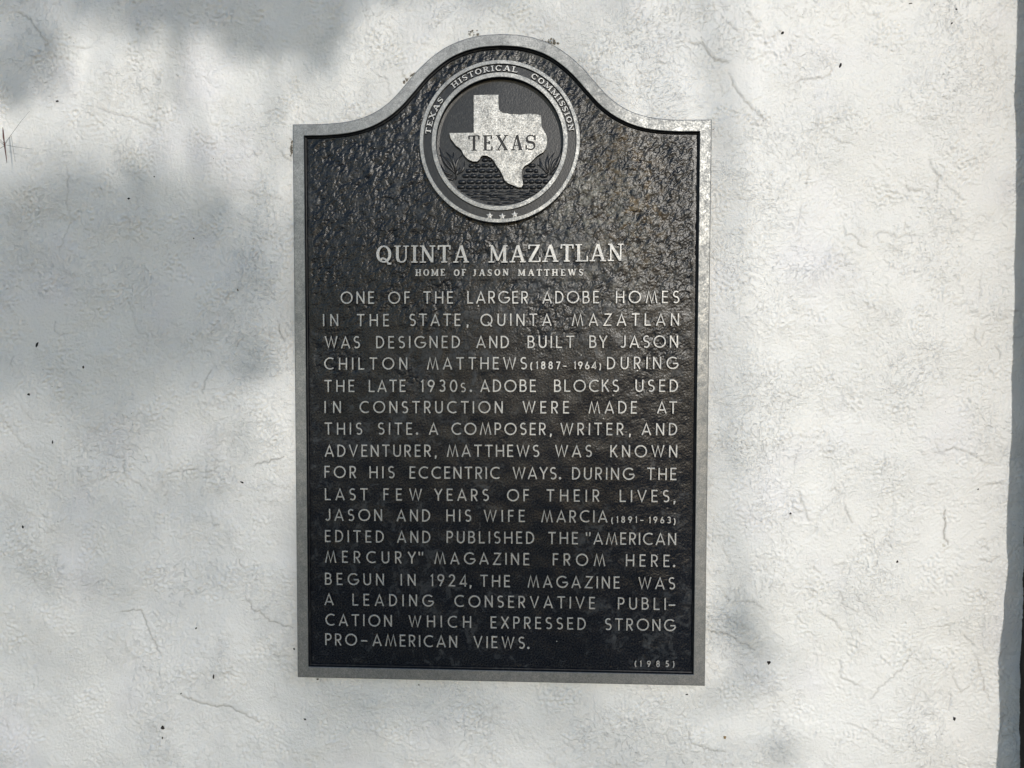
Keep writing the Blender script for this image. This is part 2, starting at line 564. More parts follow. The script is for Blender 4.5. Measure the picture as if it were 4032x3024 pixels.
        (r2((280, 205), (330, 225), (325, 255)), .0007, .002, 1, .0008, .25),
        (r2((240, 350), (330, 325), (385, 330)), .0008, .002, -1, .0008, .25),
        (r2((360, 345), (365, 380), (420, 375)), .0008, .002, 1, .0008, .3),
        (r2((425, 410), (445, 430), (480, 405)), .0008, .002, 1, .0008, .3),
        (r2((385, 480), (410, 485), (395, 550), (425, 585)), .0007, .002, 1, .0008, .3),
        (r2((425, 490), (455, 510), (445, 560)), .0007, .002, -1, .0008, .3),
        (r2((525, 580), (550, 630), (560, 690)), .0009, .002, 1, .0008, .35),
        (r2((440, 90), (435, 240), (425, 300)), .0003, .0014, 1, .0002, .2),
        (r2((600, 555), (660, 545), (700, 540)), .0006, .002, 1, .0006, .2),
        (r2((600, 375), (660, 370), (700, 380)), .0006, .002, 1, .0006, .2),
        (r2((180, 1300), (260, 1270), (340, 1295), (445, 1355)), .0009, .002, 1, .0009, .35),
        (r2((600, 1260), (570, 1310), (560, 1360)), .0006, .002, 1, .0006, .2),
        (r2((440, 1400), (500, 1380), (560, 1385)), .0006, .002, -1, .0007, .25),
        (r2((440, 1510), (530, 1500), (600, 1510)), .0006, .002, 1, .0007, .25),
        (r3((192, 0), (200, 90), (190, 180), (215, 230)), .0009, .0018, 1, .0005, .6),
        (r3((400, 310), (420, 325), (480, 345), (510, 315), (540, 305)), .0008, .002, 1, .0009, .3),
        (r3((395, 255), (450, 250), (465, 275)), .0006, .002, 1, .0007, .2),
        (r3((130, 760), (225, 755), (235, 810)), .0007, .002, 1, .0007, .25),
        (r3((300, 790), (380, 880)), .0007, .002, 1, .0007, .25),
        (r3((225, 970), (255, 1030)), .0007, .002, 1, .0007, .25),
        (r3((390, 940), (430, 1040), (450, 1150), (475, 1225)), .0010, .0022, -1, .0009, .35),
        (r3((250, 1040), (265, 1140), (310, 1175), (355, 1140)), .0008, .002, 1, .0010, .25),
        (r3((350, 1110), (435, 1080)), .0006, .002, 1, .0008, .2),
        (r3((80, 930), (110, 960), (165, 970)), .0006, .002, 1, .0009, .2),
        (r3((415, 530), (440, 595)), .0009, .002, 1, .0006, .3),
        (r3((110, 1270), (120, 1350)), .0007, .002, 1, .0009, .2),
        (c8((600, 170), (625, 260), (655, 340)), .0008, .002, 1, .0006, .35),
        (c8((845, 240), (870, 320), (890, 350)), .0010, .002, 1, .0007, .4),
        (c8((830, 170), (770, 250), (700, 310), (690, 400), (650, 430)), .0006, .003, 1, .0010, .15),
        (c8((770, 190), (800, 165), (830, 200), (800, 230)), .0006, .002, 1, .0009, .2),
        (c8((820, 700), (850, 790), (920, 830)), .0006, .002, 1, .0005, .25),
        (c8((700, 820), (800, 880), (835, 930)), .0008, .002, 1, .0009, .3),
        (c8((1215, 1030), (1140, 1140), (1060, 1200), (980, 1290)), .0006, .0018, 1, .0004, .3),
        (c8((830, 1070), (825, 1180), (930, 1220)), .0008, .002, 1, .0010, .25),
        (c8((105, 920), (220, 940), (290, 985), (370, 1030)), .0006, .0018, 1, .0005, .35),
        (c8((140, 690), (180, 700), (235, 770)), .0006, .002, 1, .0006, .25),
        (c8((240, 775), (360, 765), (410, 805)), .0006, .002, 1, .0006, .25),
        (c8((680, 560), (690, 600), (715, 615)), .0007, .002, 1, .0009, .25),
        (c8((850, 540), (835, 630)), .0006, .002, -1, .0009, .2),
        (c8((780, 560), (800, 580), (850, 570)), .0006, .002, 1, .0009, .2),
        (c8((200, 450), (200, 500), (240, 560)), .0005, .003, 1, .0010, .15),
        (c8((360, 530), (480, 545), (540, 560)), .0004, .003, 1, .0009, .1),
        (c8((0, 1450), (30, 1520), (100, 1550), (210, 1570)), .0006, .0018, 1, .0005, .35),
        (c8((640, 700), (680, 715), (680, 745)), .0006, .002, 1, .0006, .3),
        (c8((1105, 150), (1105, 300), (1100, 480)), .0006, .003, 1, .0006, .1),
        (c8((840, 1420), (940, 1440), (1030, 1510), (1100, 1540)), .0005, .002, 1, .0006, .2),
        (c8((1410, 1230), (1415, 1300), (1405, 1350)), .0008, .002, 1, .0009, .2),
    ]
    for f in CR:
        feature(f[0], f[1] * 1.2, f[2], f[3], f[4] * 1.0, min(1, f[5] * 1.35))
    # many short ragged lips between the large ones
    for i in range(260):
        u, v = rr.uniform(0, 3960), rr.uniform(0, 3024)
        if rr.uniform() < 0.45 and u < 1150 and v < 2000:
            continue
        if 1150 < u < 2800 and 400 < v < 2700:
            continue
        a = rr.uniform(0, 6.28)
        pts = [(u, v)]
        for q in range(int(rr.integers(2, 8))):
            a += rr.normal(0, 0.9)
            pts.append((pts[-1][0] + 16 * math.cos(a), pts[-1][1] + 16 * math.sin(a)))
        feature(pts, rr.uniform(.0004, .0011), rr.uniform(.0013, .002), 1 if rr.uniform() < .5 else -1, rr.uniform(.0002, .0009), rr.uniform(0, .35))
    # grime creeping out from behind the plaque
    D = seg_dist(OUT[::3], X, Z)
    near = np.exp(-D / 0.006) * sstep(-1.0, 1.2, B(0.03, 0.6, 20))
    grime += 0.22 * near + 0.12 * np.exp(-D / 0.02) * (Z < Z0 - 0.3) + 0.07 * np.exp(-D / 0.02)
    cx, cz = at(3716, 2150)
    grime += 0.6 * np.exp(-((X - cx) ** 2 + (Z - cz) ** 2) / 0.007 ** 2) * sstep(-0.5, 1, B(0.008, 0.5, 21))
    grime += 0.07 * sstep(0.35, 0.80, X) + 0.05 * sstep(0.70, 0.82, X) * sstep(-1.5, 1.5, B(0.25, 0.6, 22))
    # pock marks
    h -= 0.0010 * sstep(3.0, 3.4, B(0.006, 0.4, 23))
    # fade to flat at the fine patch's border
    e = np.minimum(np.minimum(X - fx[0], fx[-1] - X), np.minimum(Z - fz[0], fz[-1] - Z))
    h *= sstep(0, 0.03, e)
    h -= 0.0035 * inside(OUT, X, Z)
    ox0, ox1 = np.array([-4, -2.4, -1.5, -1.1, -0.98]), np.array([0.98, 1.1, 1.5, 2.6, 4.2])
    oz0, oz1 = np.array([-0.05, 0.4, 0.7]), np.array([Z0 + 0.8, 2.6, 3.0])
    xs = np.concatenate([ox0, fx, ox1])
    zs = np.concatenate([oz0, fz, oz1])
    H = np.zeros((len(zs), len(xs)))
    C = np.zeros_like(H)
    G = np.zeros_like(H)
    sl = (slice(len(oz0), len(oz0) + len(fz)), slice(len(ox0), len(ox0) + len(fx)))
    H[sl], C[sl], G[sl] = h, crack, grime
    o = grid_mesh("stucco_wall", xs, zs, -H, M_WALL, {"crack": C, "grime": np.clip(G, 0, 1)})
    tag(o, "rough white painted stucco wall with trowel marks and fine cracks behind the black plaque", "wall")
    return o


wall = build_wall()

# ------------------------------------------------------------------ the plaque
Y_FIELD, Y_FRAME, Y_TEXT = -0.0066, -0.0165, -0.0113
plaque = bpy.data.objects.new("historical_marker", None)
plaque.location = (0, 0, Z0 - HH)
COL.objects.link(plaque)
tag(plaque, "black cast metal historical marker with arched top and raised silver lettering on the white wall", "plaque")
PINV = Matrix.Translation((0, 0, -(Z0 - HH)))


def under(o, parent):
    """parent without moving the mesh (mesh data is in world coordinates)"""
    o.parent = parent
    o.matrix_parent_inverse = parent.matrix_world.inverted() if parent.type != 'EMPTY' else PINV
    return o


def build_frame():
    prof = [(0.0, 0.002), (0.0, -0.0150), (0.0006, -0.0161), (0.0018, Y_FRAME), (0.0183, Y_FRAME), (0.0190, -0.0158),
            (0.0196, -0.0100), (0.0208, -0.0096), (0.0222, -0.0055)]
    rings = [offset_poly(OUT, d) for d, _ in prof]
    n = len(OUT)
    V, Fc, MI = [], [], []
    for r, (d, y) in zip(rings, prof):
        V += [(p[0], y, p[1]) for p in r]
    for j in range(len(prof) - 1):
        for i in range(n):
            i2 = (i + 1) % n
            Fc.append((j * n + i, j * n + i2, (j + 1) * n + i2, (j + 1) * n + i))
            MI.append(0 if j < 5 else 1)
    o = mesh_obj("frame", V, Fc, [M_METAL, M_BLACK], None, MI)
    return under(o, plaque)


def build_field():
    dx = 0.0014
    fx = np.arange(-HW + 0.012, HW - 0.012, dx)
    fz = np.arange(Z0 - HH + 0.012, Z0 + 0.603, dx)
    shp = (len(fz), len(fx))
    X, Z = np.meshgrid(fx, fz)
    B = lambda lam, bw, s, an=1.0, ang=0.0: band(shp, dx, lam, bw, s, an, ang)
    # leather grain: creases between soft pillows, running diagonally
    a = np.exp(-(B(0.030, 0.75, 31, 1.3, 1.15) / 0.17) ** 2)
    b = np.exp(-(B(0.019, 0.6, 32, 1.35, 0.85) / 0.20) ** 2)
    c = np.exp(-(B(0.017, 0.6, 33, 1.2, -0.5) / 0.20) ** 2)
    d = B(0.0045, 0.35, 34)
    zn = (Z - Z0)
    top = sstep(0.0, 0.30, zn + 0.06 * B(0.15, 0.5, 35))
    rgt = sstep(0.05, 0.3, X)
    amt = 0.09 + 0.75 * np.maximum(top, 0.22 * rgt)
    h = -0.0010 * a * amt - 0.0007 * b * amt * (1 - rgt * 0.4) - 0.0008 * c * amt * rgt + 0.00009 * d * (0.5 + amt) + 0.00032 * amt * B(0.024, 0.7, 41, 1.2, 1.0)
    h += 0.0002 * B(0.05, 0.5, 36)
    # slightly smooth pads behind the subtitle
    x0, z0 = at(1625, 1090, Y_FIELD)
    x1, z1 = at(2300, 1050, Y_FIELD)
    pad = sstep(-0.004, 0.001, np.minimum(np.minimum(X - x0, x1 - X), np.minimum(Z - z0 + 0.004, z1 + 0.004 - Z)))
    h = h * (1 - 0.6 * pad) + 0.0003 * pad
    ridge = sstep(-0.3, 1.6, d + (1 - a) * 1.0 + B(0.006, 0.4, 37) * 0.5)
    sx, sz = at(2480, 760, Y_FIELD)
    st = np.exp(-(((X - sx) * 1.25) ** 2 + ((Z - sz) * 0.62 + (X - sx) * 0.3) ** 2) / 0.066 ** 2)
    patina_sheen = np.clip(st * 1.2, 0, 1)  # patina patch, also carries the painted golden sheen
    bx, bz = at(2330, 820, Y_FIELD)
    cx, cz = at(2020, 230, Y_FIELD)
    painted_sheen = np.exp(-(((X - bx) * 0.9 + (Z - bz) * 0.25) ** 2 + ((Z - bz) * 0.6) ** 2) / 0.085 ** 2) + 0.5 * np.exp(-(((X - cx) ** 2) * .3 + (Z - cz) ** 2) / 0.03 ** 2)  # where the sun sheen is painted: beside the medallion and at the arch's top
    painted_sheen = np.clip(painted_sheen * 1.0 + 0.04 * top * sstep(-0.2, 0.5, B(0.12, 0.5, 42)), 0, 1)
    mid = offset_poly(OUT, 0.0215)
    keepv = inside(mid, X, Z)
    e = seg_dist(mid[::2], X, Z)
    h *= sstep(0, 0.006, e)
    keep = keepv[:-1, :-1] & keepv[1:, 1:] | (e[:-1, :-1] < 0.004) & inside(offset_poly(OUT, 0.014), X, Z)[:-1, :-1]
    Y = Y_FIELD - h
    o = grid_mesh("background_panel", fx, fz, Y, M_FIELD, {"ridge": ridge, "patina_sheen": patina_sheen, "painted_sheen": painted_sheen}, keep)
    return under(o, plaque)


frame = build_frame()
field = build_field()


# ------------------------------------------------------------------ lettering
def arc(cx, cy, rx, ry, a0, a1, n=None):
    n = n or max(3, int(abs(a1 - a0) / 18))
    return [(cx + rx * math.cos(math.radians(a0 + (a1 - a0) * i / n)), cy + ry * math.sin(math.radians(a0 + (a1 - a0) * i / n))) for i in range(n + 1)]


def loop(cx, cy, rx, ry, n=24):
    return [(cx + rx * math.cos(2 * math.pi * i / n), cy + ry * math.sin(2 * math.pi * i / n)) for i in range(n)]


SW = 0.060          # half stroke of the sans letters (cap height = 1)
L_ = .06
SANS = {
    'O': (1.0, [('c', loop(.5, .5, .44, .445))]),
    'Q': (1.0, [('c', loop(.5, .5, .44, .445)), [(.60, .34), (.93, -.03)]]),
    'N': (.66, [[(L_, 0), (L_, 1.0)], [(.60, 0), (.60, 1.0)], [(.075, .93), (.585, .07)]]),
    'M': (.96, [[(.06, 0), (.25, .95), (.48, .06), (.71, .95), (.90, 0)]]),
    'W': (1.06, [[(.05, 1), (.30, .06), (.53, .95), (.76, .06), (1.01, 1)]]),
    'V': (.76, [[(.05, 1), (.38, .06), (.71, 1)]]),
    'A': (.78, [[(.05, 0), (.39, .94), (.73, 0)], [(.20, .29), (.58, .29)]]),
    'S': (.55, [arc(.285, .73, .205, .215, 38, 255, 12) + arc(.275, .285, .215, .23, 75, -142, 12)]),
    'G': (.92, [arc(.5, .5, .44, .445, 45, 350, 18), [(.50, .46), (.93, .46)]]),
    'C': (.80, [arc(.5, .5, .44, .445, 52, 308, 15)]),
    'D': (.67, [('c', [(L_, .055), (L_, .945)] + arc(.22, .5, .39, .445, 90, -90, 12))]),
    'B': (.58, [('c', [(L_, .53), (L_, .945)] + arc(.28, .738, .19, .207, 90, -90, 8)), [(L_, .57), (L_, .055)] + arc(.29, .293, .23, .238, -90, 90, 9)]),
    'P': (.54, [[(L_, 0), (L_, .945)] + arc(.27, .70, .21, .245, 90, -90, 9) + [(.11, .455)]]),
    'R': (.57, [[(L_, 0), (L_, .945)] + arc(.27, .70, .21, .245, 90, -90, 9) + [(.11, .455)], [(.25, .43), (.50, 0)]]),
    'E': (.50, [[(.49, .945), (L_, .945), (L_, .055), (.50, .055)], [(.10, .52), (.45, .52)]]),
    'F': (.47, [[(.46, .945), (L_, .945), (L_, 0)], [(.10, .52), (.42, .52)]]),
    'L': (.50, [[(L_, 1), (L_, .055), (.50, .055)]]),
    'T': (.64, [[(0, .945), (.64, .945)], [(.32, .91), (.32, 0)]]),
    'H': (.68, [[(L_, 0), (L_, 1)], [(.62, 0), (.62, 1)], [(.10, .50), (.58, .50)]]),
    'I': (.12, [[(L_, 0), (L_, 1)]]),
    'U': (.64, [[(L_, 1)] + arc(.32, .33, .26, .275, 180, 360, 12) + [(.58, 1)]]),
    'J': (.42, [[(.36, 1), (.36, .27)] + arc(.19, .27, .17, .215, -10, -150, 8)]),
    'K': (.60, [[(L_, 0), (L_, 1)], [(.53, 1), (.10, .42)], [(.22, .54), (.56, 0)]]),
    'Y': (.68, [[(.04, 1), (.34, .45), (.34, 0)], [(.64, 1), (.36, .48)]]),
    'Z': (.66, [[(.07, .945), (.60, .945), (.06, .055), (.65, .055)]]),
    'X': (.68, [[(.05, 1), (.63, 0)], [(.63, 1), (.05, 0)]]),
    '1': (.21, [[(.01, .80), (.15, .95), (.15, 0)]]),
    '2': (.56, [arc(.27, .70, .21, .245, 165, -35, 10) + [(.07, .055), (.56, .055)]]),
    '3': (.53, [arc(.26, .73, .20, .215, 150, -80, 10) + arc(.26, .285, .22, .23, 80, -150, 10)]),
    '4': (.62, [[(.45, 0), (.45, .95), (.04, .24), (.62, .24)]]),
    '5': (.52, [[(.48, .945), (.15, .945), (.12, .54)] + arc(.25, .32, .22, .265, 110, -145, 10)]),
    '6': (.56, [('c', loop(.29, .30, .23, .245, 18)), [(.085, .40), (.36, 1.0)]]),
    '7': (.52, [[(.02, .945), (.48, .945), (.18, 0)]]),
    '8': (.54, [('c', loop(.27, .745, .175, .20, 16)), ('c', loop(.27, .295, .215, .24, 18))]),
    '9': (.56, [('c', loop(.27, .70, .23, .245, 18)), [(.475, .60), (.20, 0)]]),
    '0': (.62, [('c', loop(.31, .5, .25, .445, 22))]),
    '(': (.24, [arc(.52, .42, .46, .72, 132, 228, 9)]),
    ')': (.24, [arc(-.28, .42, .46, .72, 48, -48, 9)]),
    '-': (.55, [[(0, .42), (.55, .42)]]),
    '.': (.20, [('dot', (.10, .09), .105)]),
    ',': (.20, [[(.13, .14), (.08, -.17)]]),
    '"': (.46, [[(.08, 1.0), (.10, .68)], [(.36, 1.0), (.34, .68)]]),
}


def vw(pts, c, thick, thin, closed=False):
    """per-point half width: thick where the stroke runs vertically"""
    n = len(pts)
    out = []
    for i in range(n):
        a = pts[i - 1] if (i > 0 or closed) else pts[i]
        b = pts[(i + 1) % n] if (i < n - 1 or closed) else pts[i]
        dx, dy = b[0] - a[0], b[1] - a[1]
        t = abs(dy) / (math.hypot(dx, dy) + 1e-9)
        out.append(thin + (thick - thin) * t * t)
    return out


def serif_font(T, N, S):
    """T thick half width, N thin half width, S serif half thickness"""
    def s(x0, x1, y): return ([(x0, S if y == 0 else 1 - S), (x1, S if y == 0 else 1 - S)], S)
    def st(x, w, y0=0.02, y1=0.98): return ([(x, y0), (x, y1)], w)
    o = loop(.44, .5, .44 - T, .5 - N)
    oo = ('c', o, vw(o, 0, T, N, True))
    sp = arc(.33, .735, .33 - T, .265 - N, 35, 250, 12) + arc(.33, .27, .33 - T, .27 - N, 70, -145, 12)
    cp = arc(.44, .5, .44 - T, .5 - N, 40, 318, 18)
    up = [(.20, .97)] + arc(.45, .34, .25, .34 - N, 180, 360, 12) + [(.70, .97)]
    rp = [(.20, 1 - N)] + arc(.36, .745, .24, .255 - N, 90, -90, 9) + [(.20, .49)]
    jp = [(.36, .97), (.36, .27)] + arc(.20, .27, .16, .27 - N, 0, -150, 8)
    V_ = min(T, .05) if T < .08 else .05
    return {
        'Q': (.90, [oo, ([(.22, .17), (.38, .27), (.55, .19), (.70, -.06), (.88, -.04)], N * 1.15)]),
        'O': (.88, [oo]),
        'C': (.86, [('v', cp, vw(cp, 0, T, N)), ([(.79, .62), (.79, .97)], V_)]),
        'U': (.88, [('v', up, [T] * 2 + [T] * 3 + [N] * (len(up) - 5)), s(.02, .40, 1), s(.54, .88, 1)]),
        'I': (.38, [st(.19, T), s(0, .38, 0), s(0, .38, 1)]),
        'N': (.90, [st(.17, N), st(.73, N), ([(.16, .95), (.72, .05)], T * .95), s(0, .36, 0), s(.0, .26, 1), s(.55, .90, 1)]),
        'T': (.76, [st(.38, T), s(.20, .56, 0), ([(.02, 1 - S * 1.1), (.74, 1 - S * 1.1)], S * 1.1), ([(.05, .98), (.05, .74)], V_), ([(.71, .98), (.71, .74)], V_)]),
        'A': (.94, [([(.15, .04), (.45, .96)], N), ([(.47, .99), (.78, .04)], T), ([(.26, .33), (.66, .33)], N * .9), s(0, .33, 0), s(.60, .94, 0)]),
        'M': (1.12, [st(.18, N), st(.93, T), ([(.20, .95), (.55, .12)], T * .85), ([(.55, .10), (.90, .95)], N), s(0, .36, 0), s(.74, 1.12, 0), s(.02, .26, 1), s(.86, 1.1, 1)]),
        'Z': (.74, [([(.61, .93), (.13, .07)], T), ([(.06, 1 - S), (.70, 1 - S)], S), ([(.04, S), (.72, S)], S), ([(.08, .98), (.08, .74)], V_), ([(.70, .02), (.70, .28)], V_)]),
        'L': (.72, [st(.20, T), s(.02, .40, 1), ([(.02, S), (.72, S)], S), ([(.69, .02), (.69, .32)], V_)]),
        'E': (.72, [st(.20, T), ([(.02, 1 - S), (.66, 1 - S)], S), ([(.02, S), (.70, S)], S), ([(.2, .51), (.50, .51)], N), ([(.64, .98), (.64, .74)], V_), ([(.68, .02), (.68, .28)], V_), ([(.49, .40), (.49, .62)], V_ * .8)]),
        'F': (.68, [st(.20, T), ([(.02, 1 - S), (.66, 1 - S)], S), s(.02, .40, 0), ([(.2, .51), (.50, .51)], N), ([(.64, .98), (.64, .74)], V_), ([(.49, .40), (.49, .62)], V_ * .8)]),
        'H': (.92, [st(.20, T), st(.72, T), ([(.2, .51), (.72, .51)], N), s(0, .40, 0), s(0, .40, 1), s(.52, .92, 0), s(.52, .92, 1)]),
        'J': (.58, [('v', jp, [T] * 3 + [N] * (len(jp) - 3)), s(.16, .58, 1)]),
        'S': (.66, [('v', sp, [N + (T - N) * v for v in [0.1] * 6 + [1] * 0 + list(np.sin(np.linspace(0.1, 3.04, len(sp) - 12))) + [0.1] * 6]), ([(.60, .66), (.60, .97)], V_), ([(.05, .03), (.05, .32)], V_)]),
        'R': (.88, [st(.20, T), ('v', rp, vw(rp, 0, T, N)), ([(.40, .48), (.68, .04)], T), s(.02, .40, 0), s(.58, .88, 0), s(.02, .3, 1)]),
        'W': (1.24, [([(.14, .96), (.40, .06)], T), ([(.40, .04), (.62, .94)], N), ([(.62, .96), (.86, .06)], T), ([(.86, .04), (1.10, .96)], N), s(0, .30, 1), s(.96, 1.24, 1)]),
        'X': (.90, [([(.16, .96), (.74, .04)], T), ([(.74, .96), (.16, .04)], N), s(0, .34, 1), s(.58, .88, 1), s(0, .32, 0), s(.56, .90, 0)]),
    }


SLAB = serif_font(.088, .050, .042)
SLAB_B = serif_font(.115, .070, .065)
FINE = serif_font(.085, .034, .030)


def sweep(V, Fc, MI, pts, hw, y0, y1, draft, ch, closed):
    """raised bar with chamfered top along a polyline in the letter plane"""
    n = len(pts)
    P = [np.array(p, float) for p in pts]
    H = list(hw) if hasattr(hw, '__len__') else [hw] * n
    ok = [i for i in range(n) if i == 0 or np.linalg.norm(P[i] - P[i - 1]) > 1e-7]
    P, H = [P[i] for i in ok], [H[i] for i in ok]
    n = len(P)
    base = len(V)
    secs = [(1, draft, y0), (1, 0, y1 + ch), (1, -ch, y1), (-1, -ch, y1), (-1, 0, y1 + ch), (-1, draft, y0)]
    for i in range(n):
        if closed:
            e1, e2 = P[i] - P[i - 1], P[(i + 1) % n] - P[i]
        else:
            e1 = P[i] - P[i - 1] if i else P[1] - P[0]
            e2 = P[i + 1] - P[i] if i < n - 1 else P[i] - P[i - 1]
        e1 = e1 / np.linalg.norm(e1)
        e2 = e2 / np.linalg.norm(e2)
        n1, n2 = np.array([-e1[1], e1[0]]), np.array([-e2[1], e2[0]])
        m = n1 + n2
        L = np.linalg.norm(m)
        m = n1 if L < 1e-6 else m / L
        sc = min(1.9, 1 / max(0.3, m @ n1))
        for s, off, y in secs:
            w = (H[i] + off) * s * sc
            q = P[i] + m * w
            if not closed and i in (0, n - 1):
                q = q + (-e1 if i == 0 else e1) * off
            V.append((q[0], y, q[1]))
    K = len(secs)
    rng = range(n if closed else n - 1)
    for i in rng:
        a, b = base + i * K, base + ((i + 1) % n) * K
        for j in range(K - 1):
            Fc.append((a + j, a + j + 1, b + j + 1, b + j))
            MI.append(0 if j in (1, 2, 3) else 1)
    if not closed:
        for i in (0, n - 1):
            f = [base + i * K + j for j in range(K)]
            Fc.append(tuple(f))
            MI.append(1)


def glyph_geo(font, chh, cap, y0, y1, sw=None, xs=1.0, eps=0.00004):
    w, strokes = font[chh]
    V, Fc, MI = [], [], []
    draft, chf = 0.0004, 0.00025 if cap > .015 else 0.00012
    for k_, s in enumerate(strokes):
        yt = y1 - eps * k_
        if s[0] == 'dot':
            c, r = s[1], s[2] * cap
            ring = [(c[0] * cap + r * math.cos(t * math.pi / 6), c[1] * cap + r * math.sin(t * math.pi / 6)) for t in range(12)]
            b = len(V)
            cc = (c[0] * cap, c[1] * cap)
            for off, y in ((1.15, y0), (1.0, yt + chf), (.85, yt)):
                V += [(cc[0] + (p[0] - cc[0]) * off, y, cc[1] + (p[1] - cc[1]) * off) for p in ring]
            for j in range(2):
                for i in range(12):
                    i2 = (i + 1) % 12
                    Fc.append((b + j * 12 + i, b + j * 12 + i2, b + j * 12 + 12 + i2, b + j * 12 + 12 + i))
                    MI.append(1 if j == 0 else 0)
            Fc.append(tuple(b + 24 + i for i in range(12)))
            MI.append(0)
            continue
        if font is SANS:
            if s[0] == 'c':
                pts, hw, cl = s[1], SW if sw is None else sw, True
            else:
                pts, hw, cl = s, SW if sw is None else sw, False
            if chh == ',':
                hw = [.085, .05]
            if chh == '"':
                hw = [.07, .05]
        else:
            if s[0] in ('c', 'v'):
                pts, hw, cl = s[1], s[2], s[0] == 'c'
            else:
                pts, hw, cl = s[0], s[1], False
        pts = [(p[0] * cap * xs, p[1] * cap) for p in pts]
        hw = [h * cap for h in hw] if hasattr(hw, '__len__') else hw * cap
        sweep(V, Fc, MI, pts, hw, y0, yt, draft, chf, cl)
    return V, Fc, MI


MESHES = {}


def glyph_mesh(fname, chh, cap, y0, y1, sw=None):
    key = (fname, chh, round(cap, 5), y0, y1, sw)
    if key not in MESHES:
        V, Fc, MI = glyph_geo({'sans': SANS, 'slab': SLAB, 'bold': SLAB_B}[fname], chh, cap, y0, y1, sw)
        me = bpy.data.meshes.new("letter")
        me.from_pydata(V, [], Fc)
        me.materials.append(M_LETTER)
        me.materials.append(M_BLACK)
        me.polygons.foreach_set('material_index', MI)
        me.update()
        MESHES[key] = me
    return MESHES[key]


FONTS = {'sans': SANS, 'slab': SLAB, 'bold': SLAB_B}


def word(text, xl, xr, yb, cap, fname='sans', ytop=Y_TEXT, sw=None, label=None):
    """raised word: photo pixels of its left and right ends and its baseline fix the place on the panel"""
    a, b = at(xl, yb if not hasattr(yb, '__len__') else yb[0], ytop), at(xr, yb if not hasattr(yb, '__len__') else yb[1], ytop)
    F = FONTS[fname]
    ws = [F[c][0] * cap for c in text]
    W = b[0] - a[0]
    gap = (W - sum(ws)) / (len(text) - 1) if len(text) > 1 else 0
    e = bpy.data.objects.new("word", None)
    COL.objects.link(e)
    e.empty_display_size = 0.005
    e.parent = plaque
    e.location = (a[0], 0, a[1] - (Z0 - HH))
    e["label"] = label or ('raised silver word "%s"' % text.replace('"', ''))
    x = 0.0
    for i, c in enumerate(text):
        o = bpy.data.objects.new("letter", glyph_mesh(fname, c, cap, -0.0030, ytop, sw))
        COL.objects.link(o)
        o.parent = e
        t = x / max(W, 1e-6)
        o.location = (x, 0, (b[1] - a[1]) * t + rnd.uniform(-.00018, .00018))
        o.rotation_euler = (0, math.radians(rnd.uniform(-.7, .7)), 0)
        x += ws[i] + gap
    return e


def A_(x): return 1150 + x / 2.592
def B_(x): return 1950 + x / 2.592


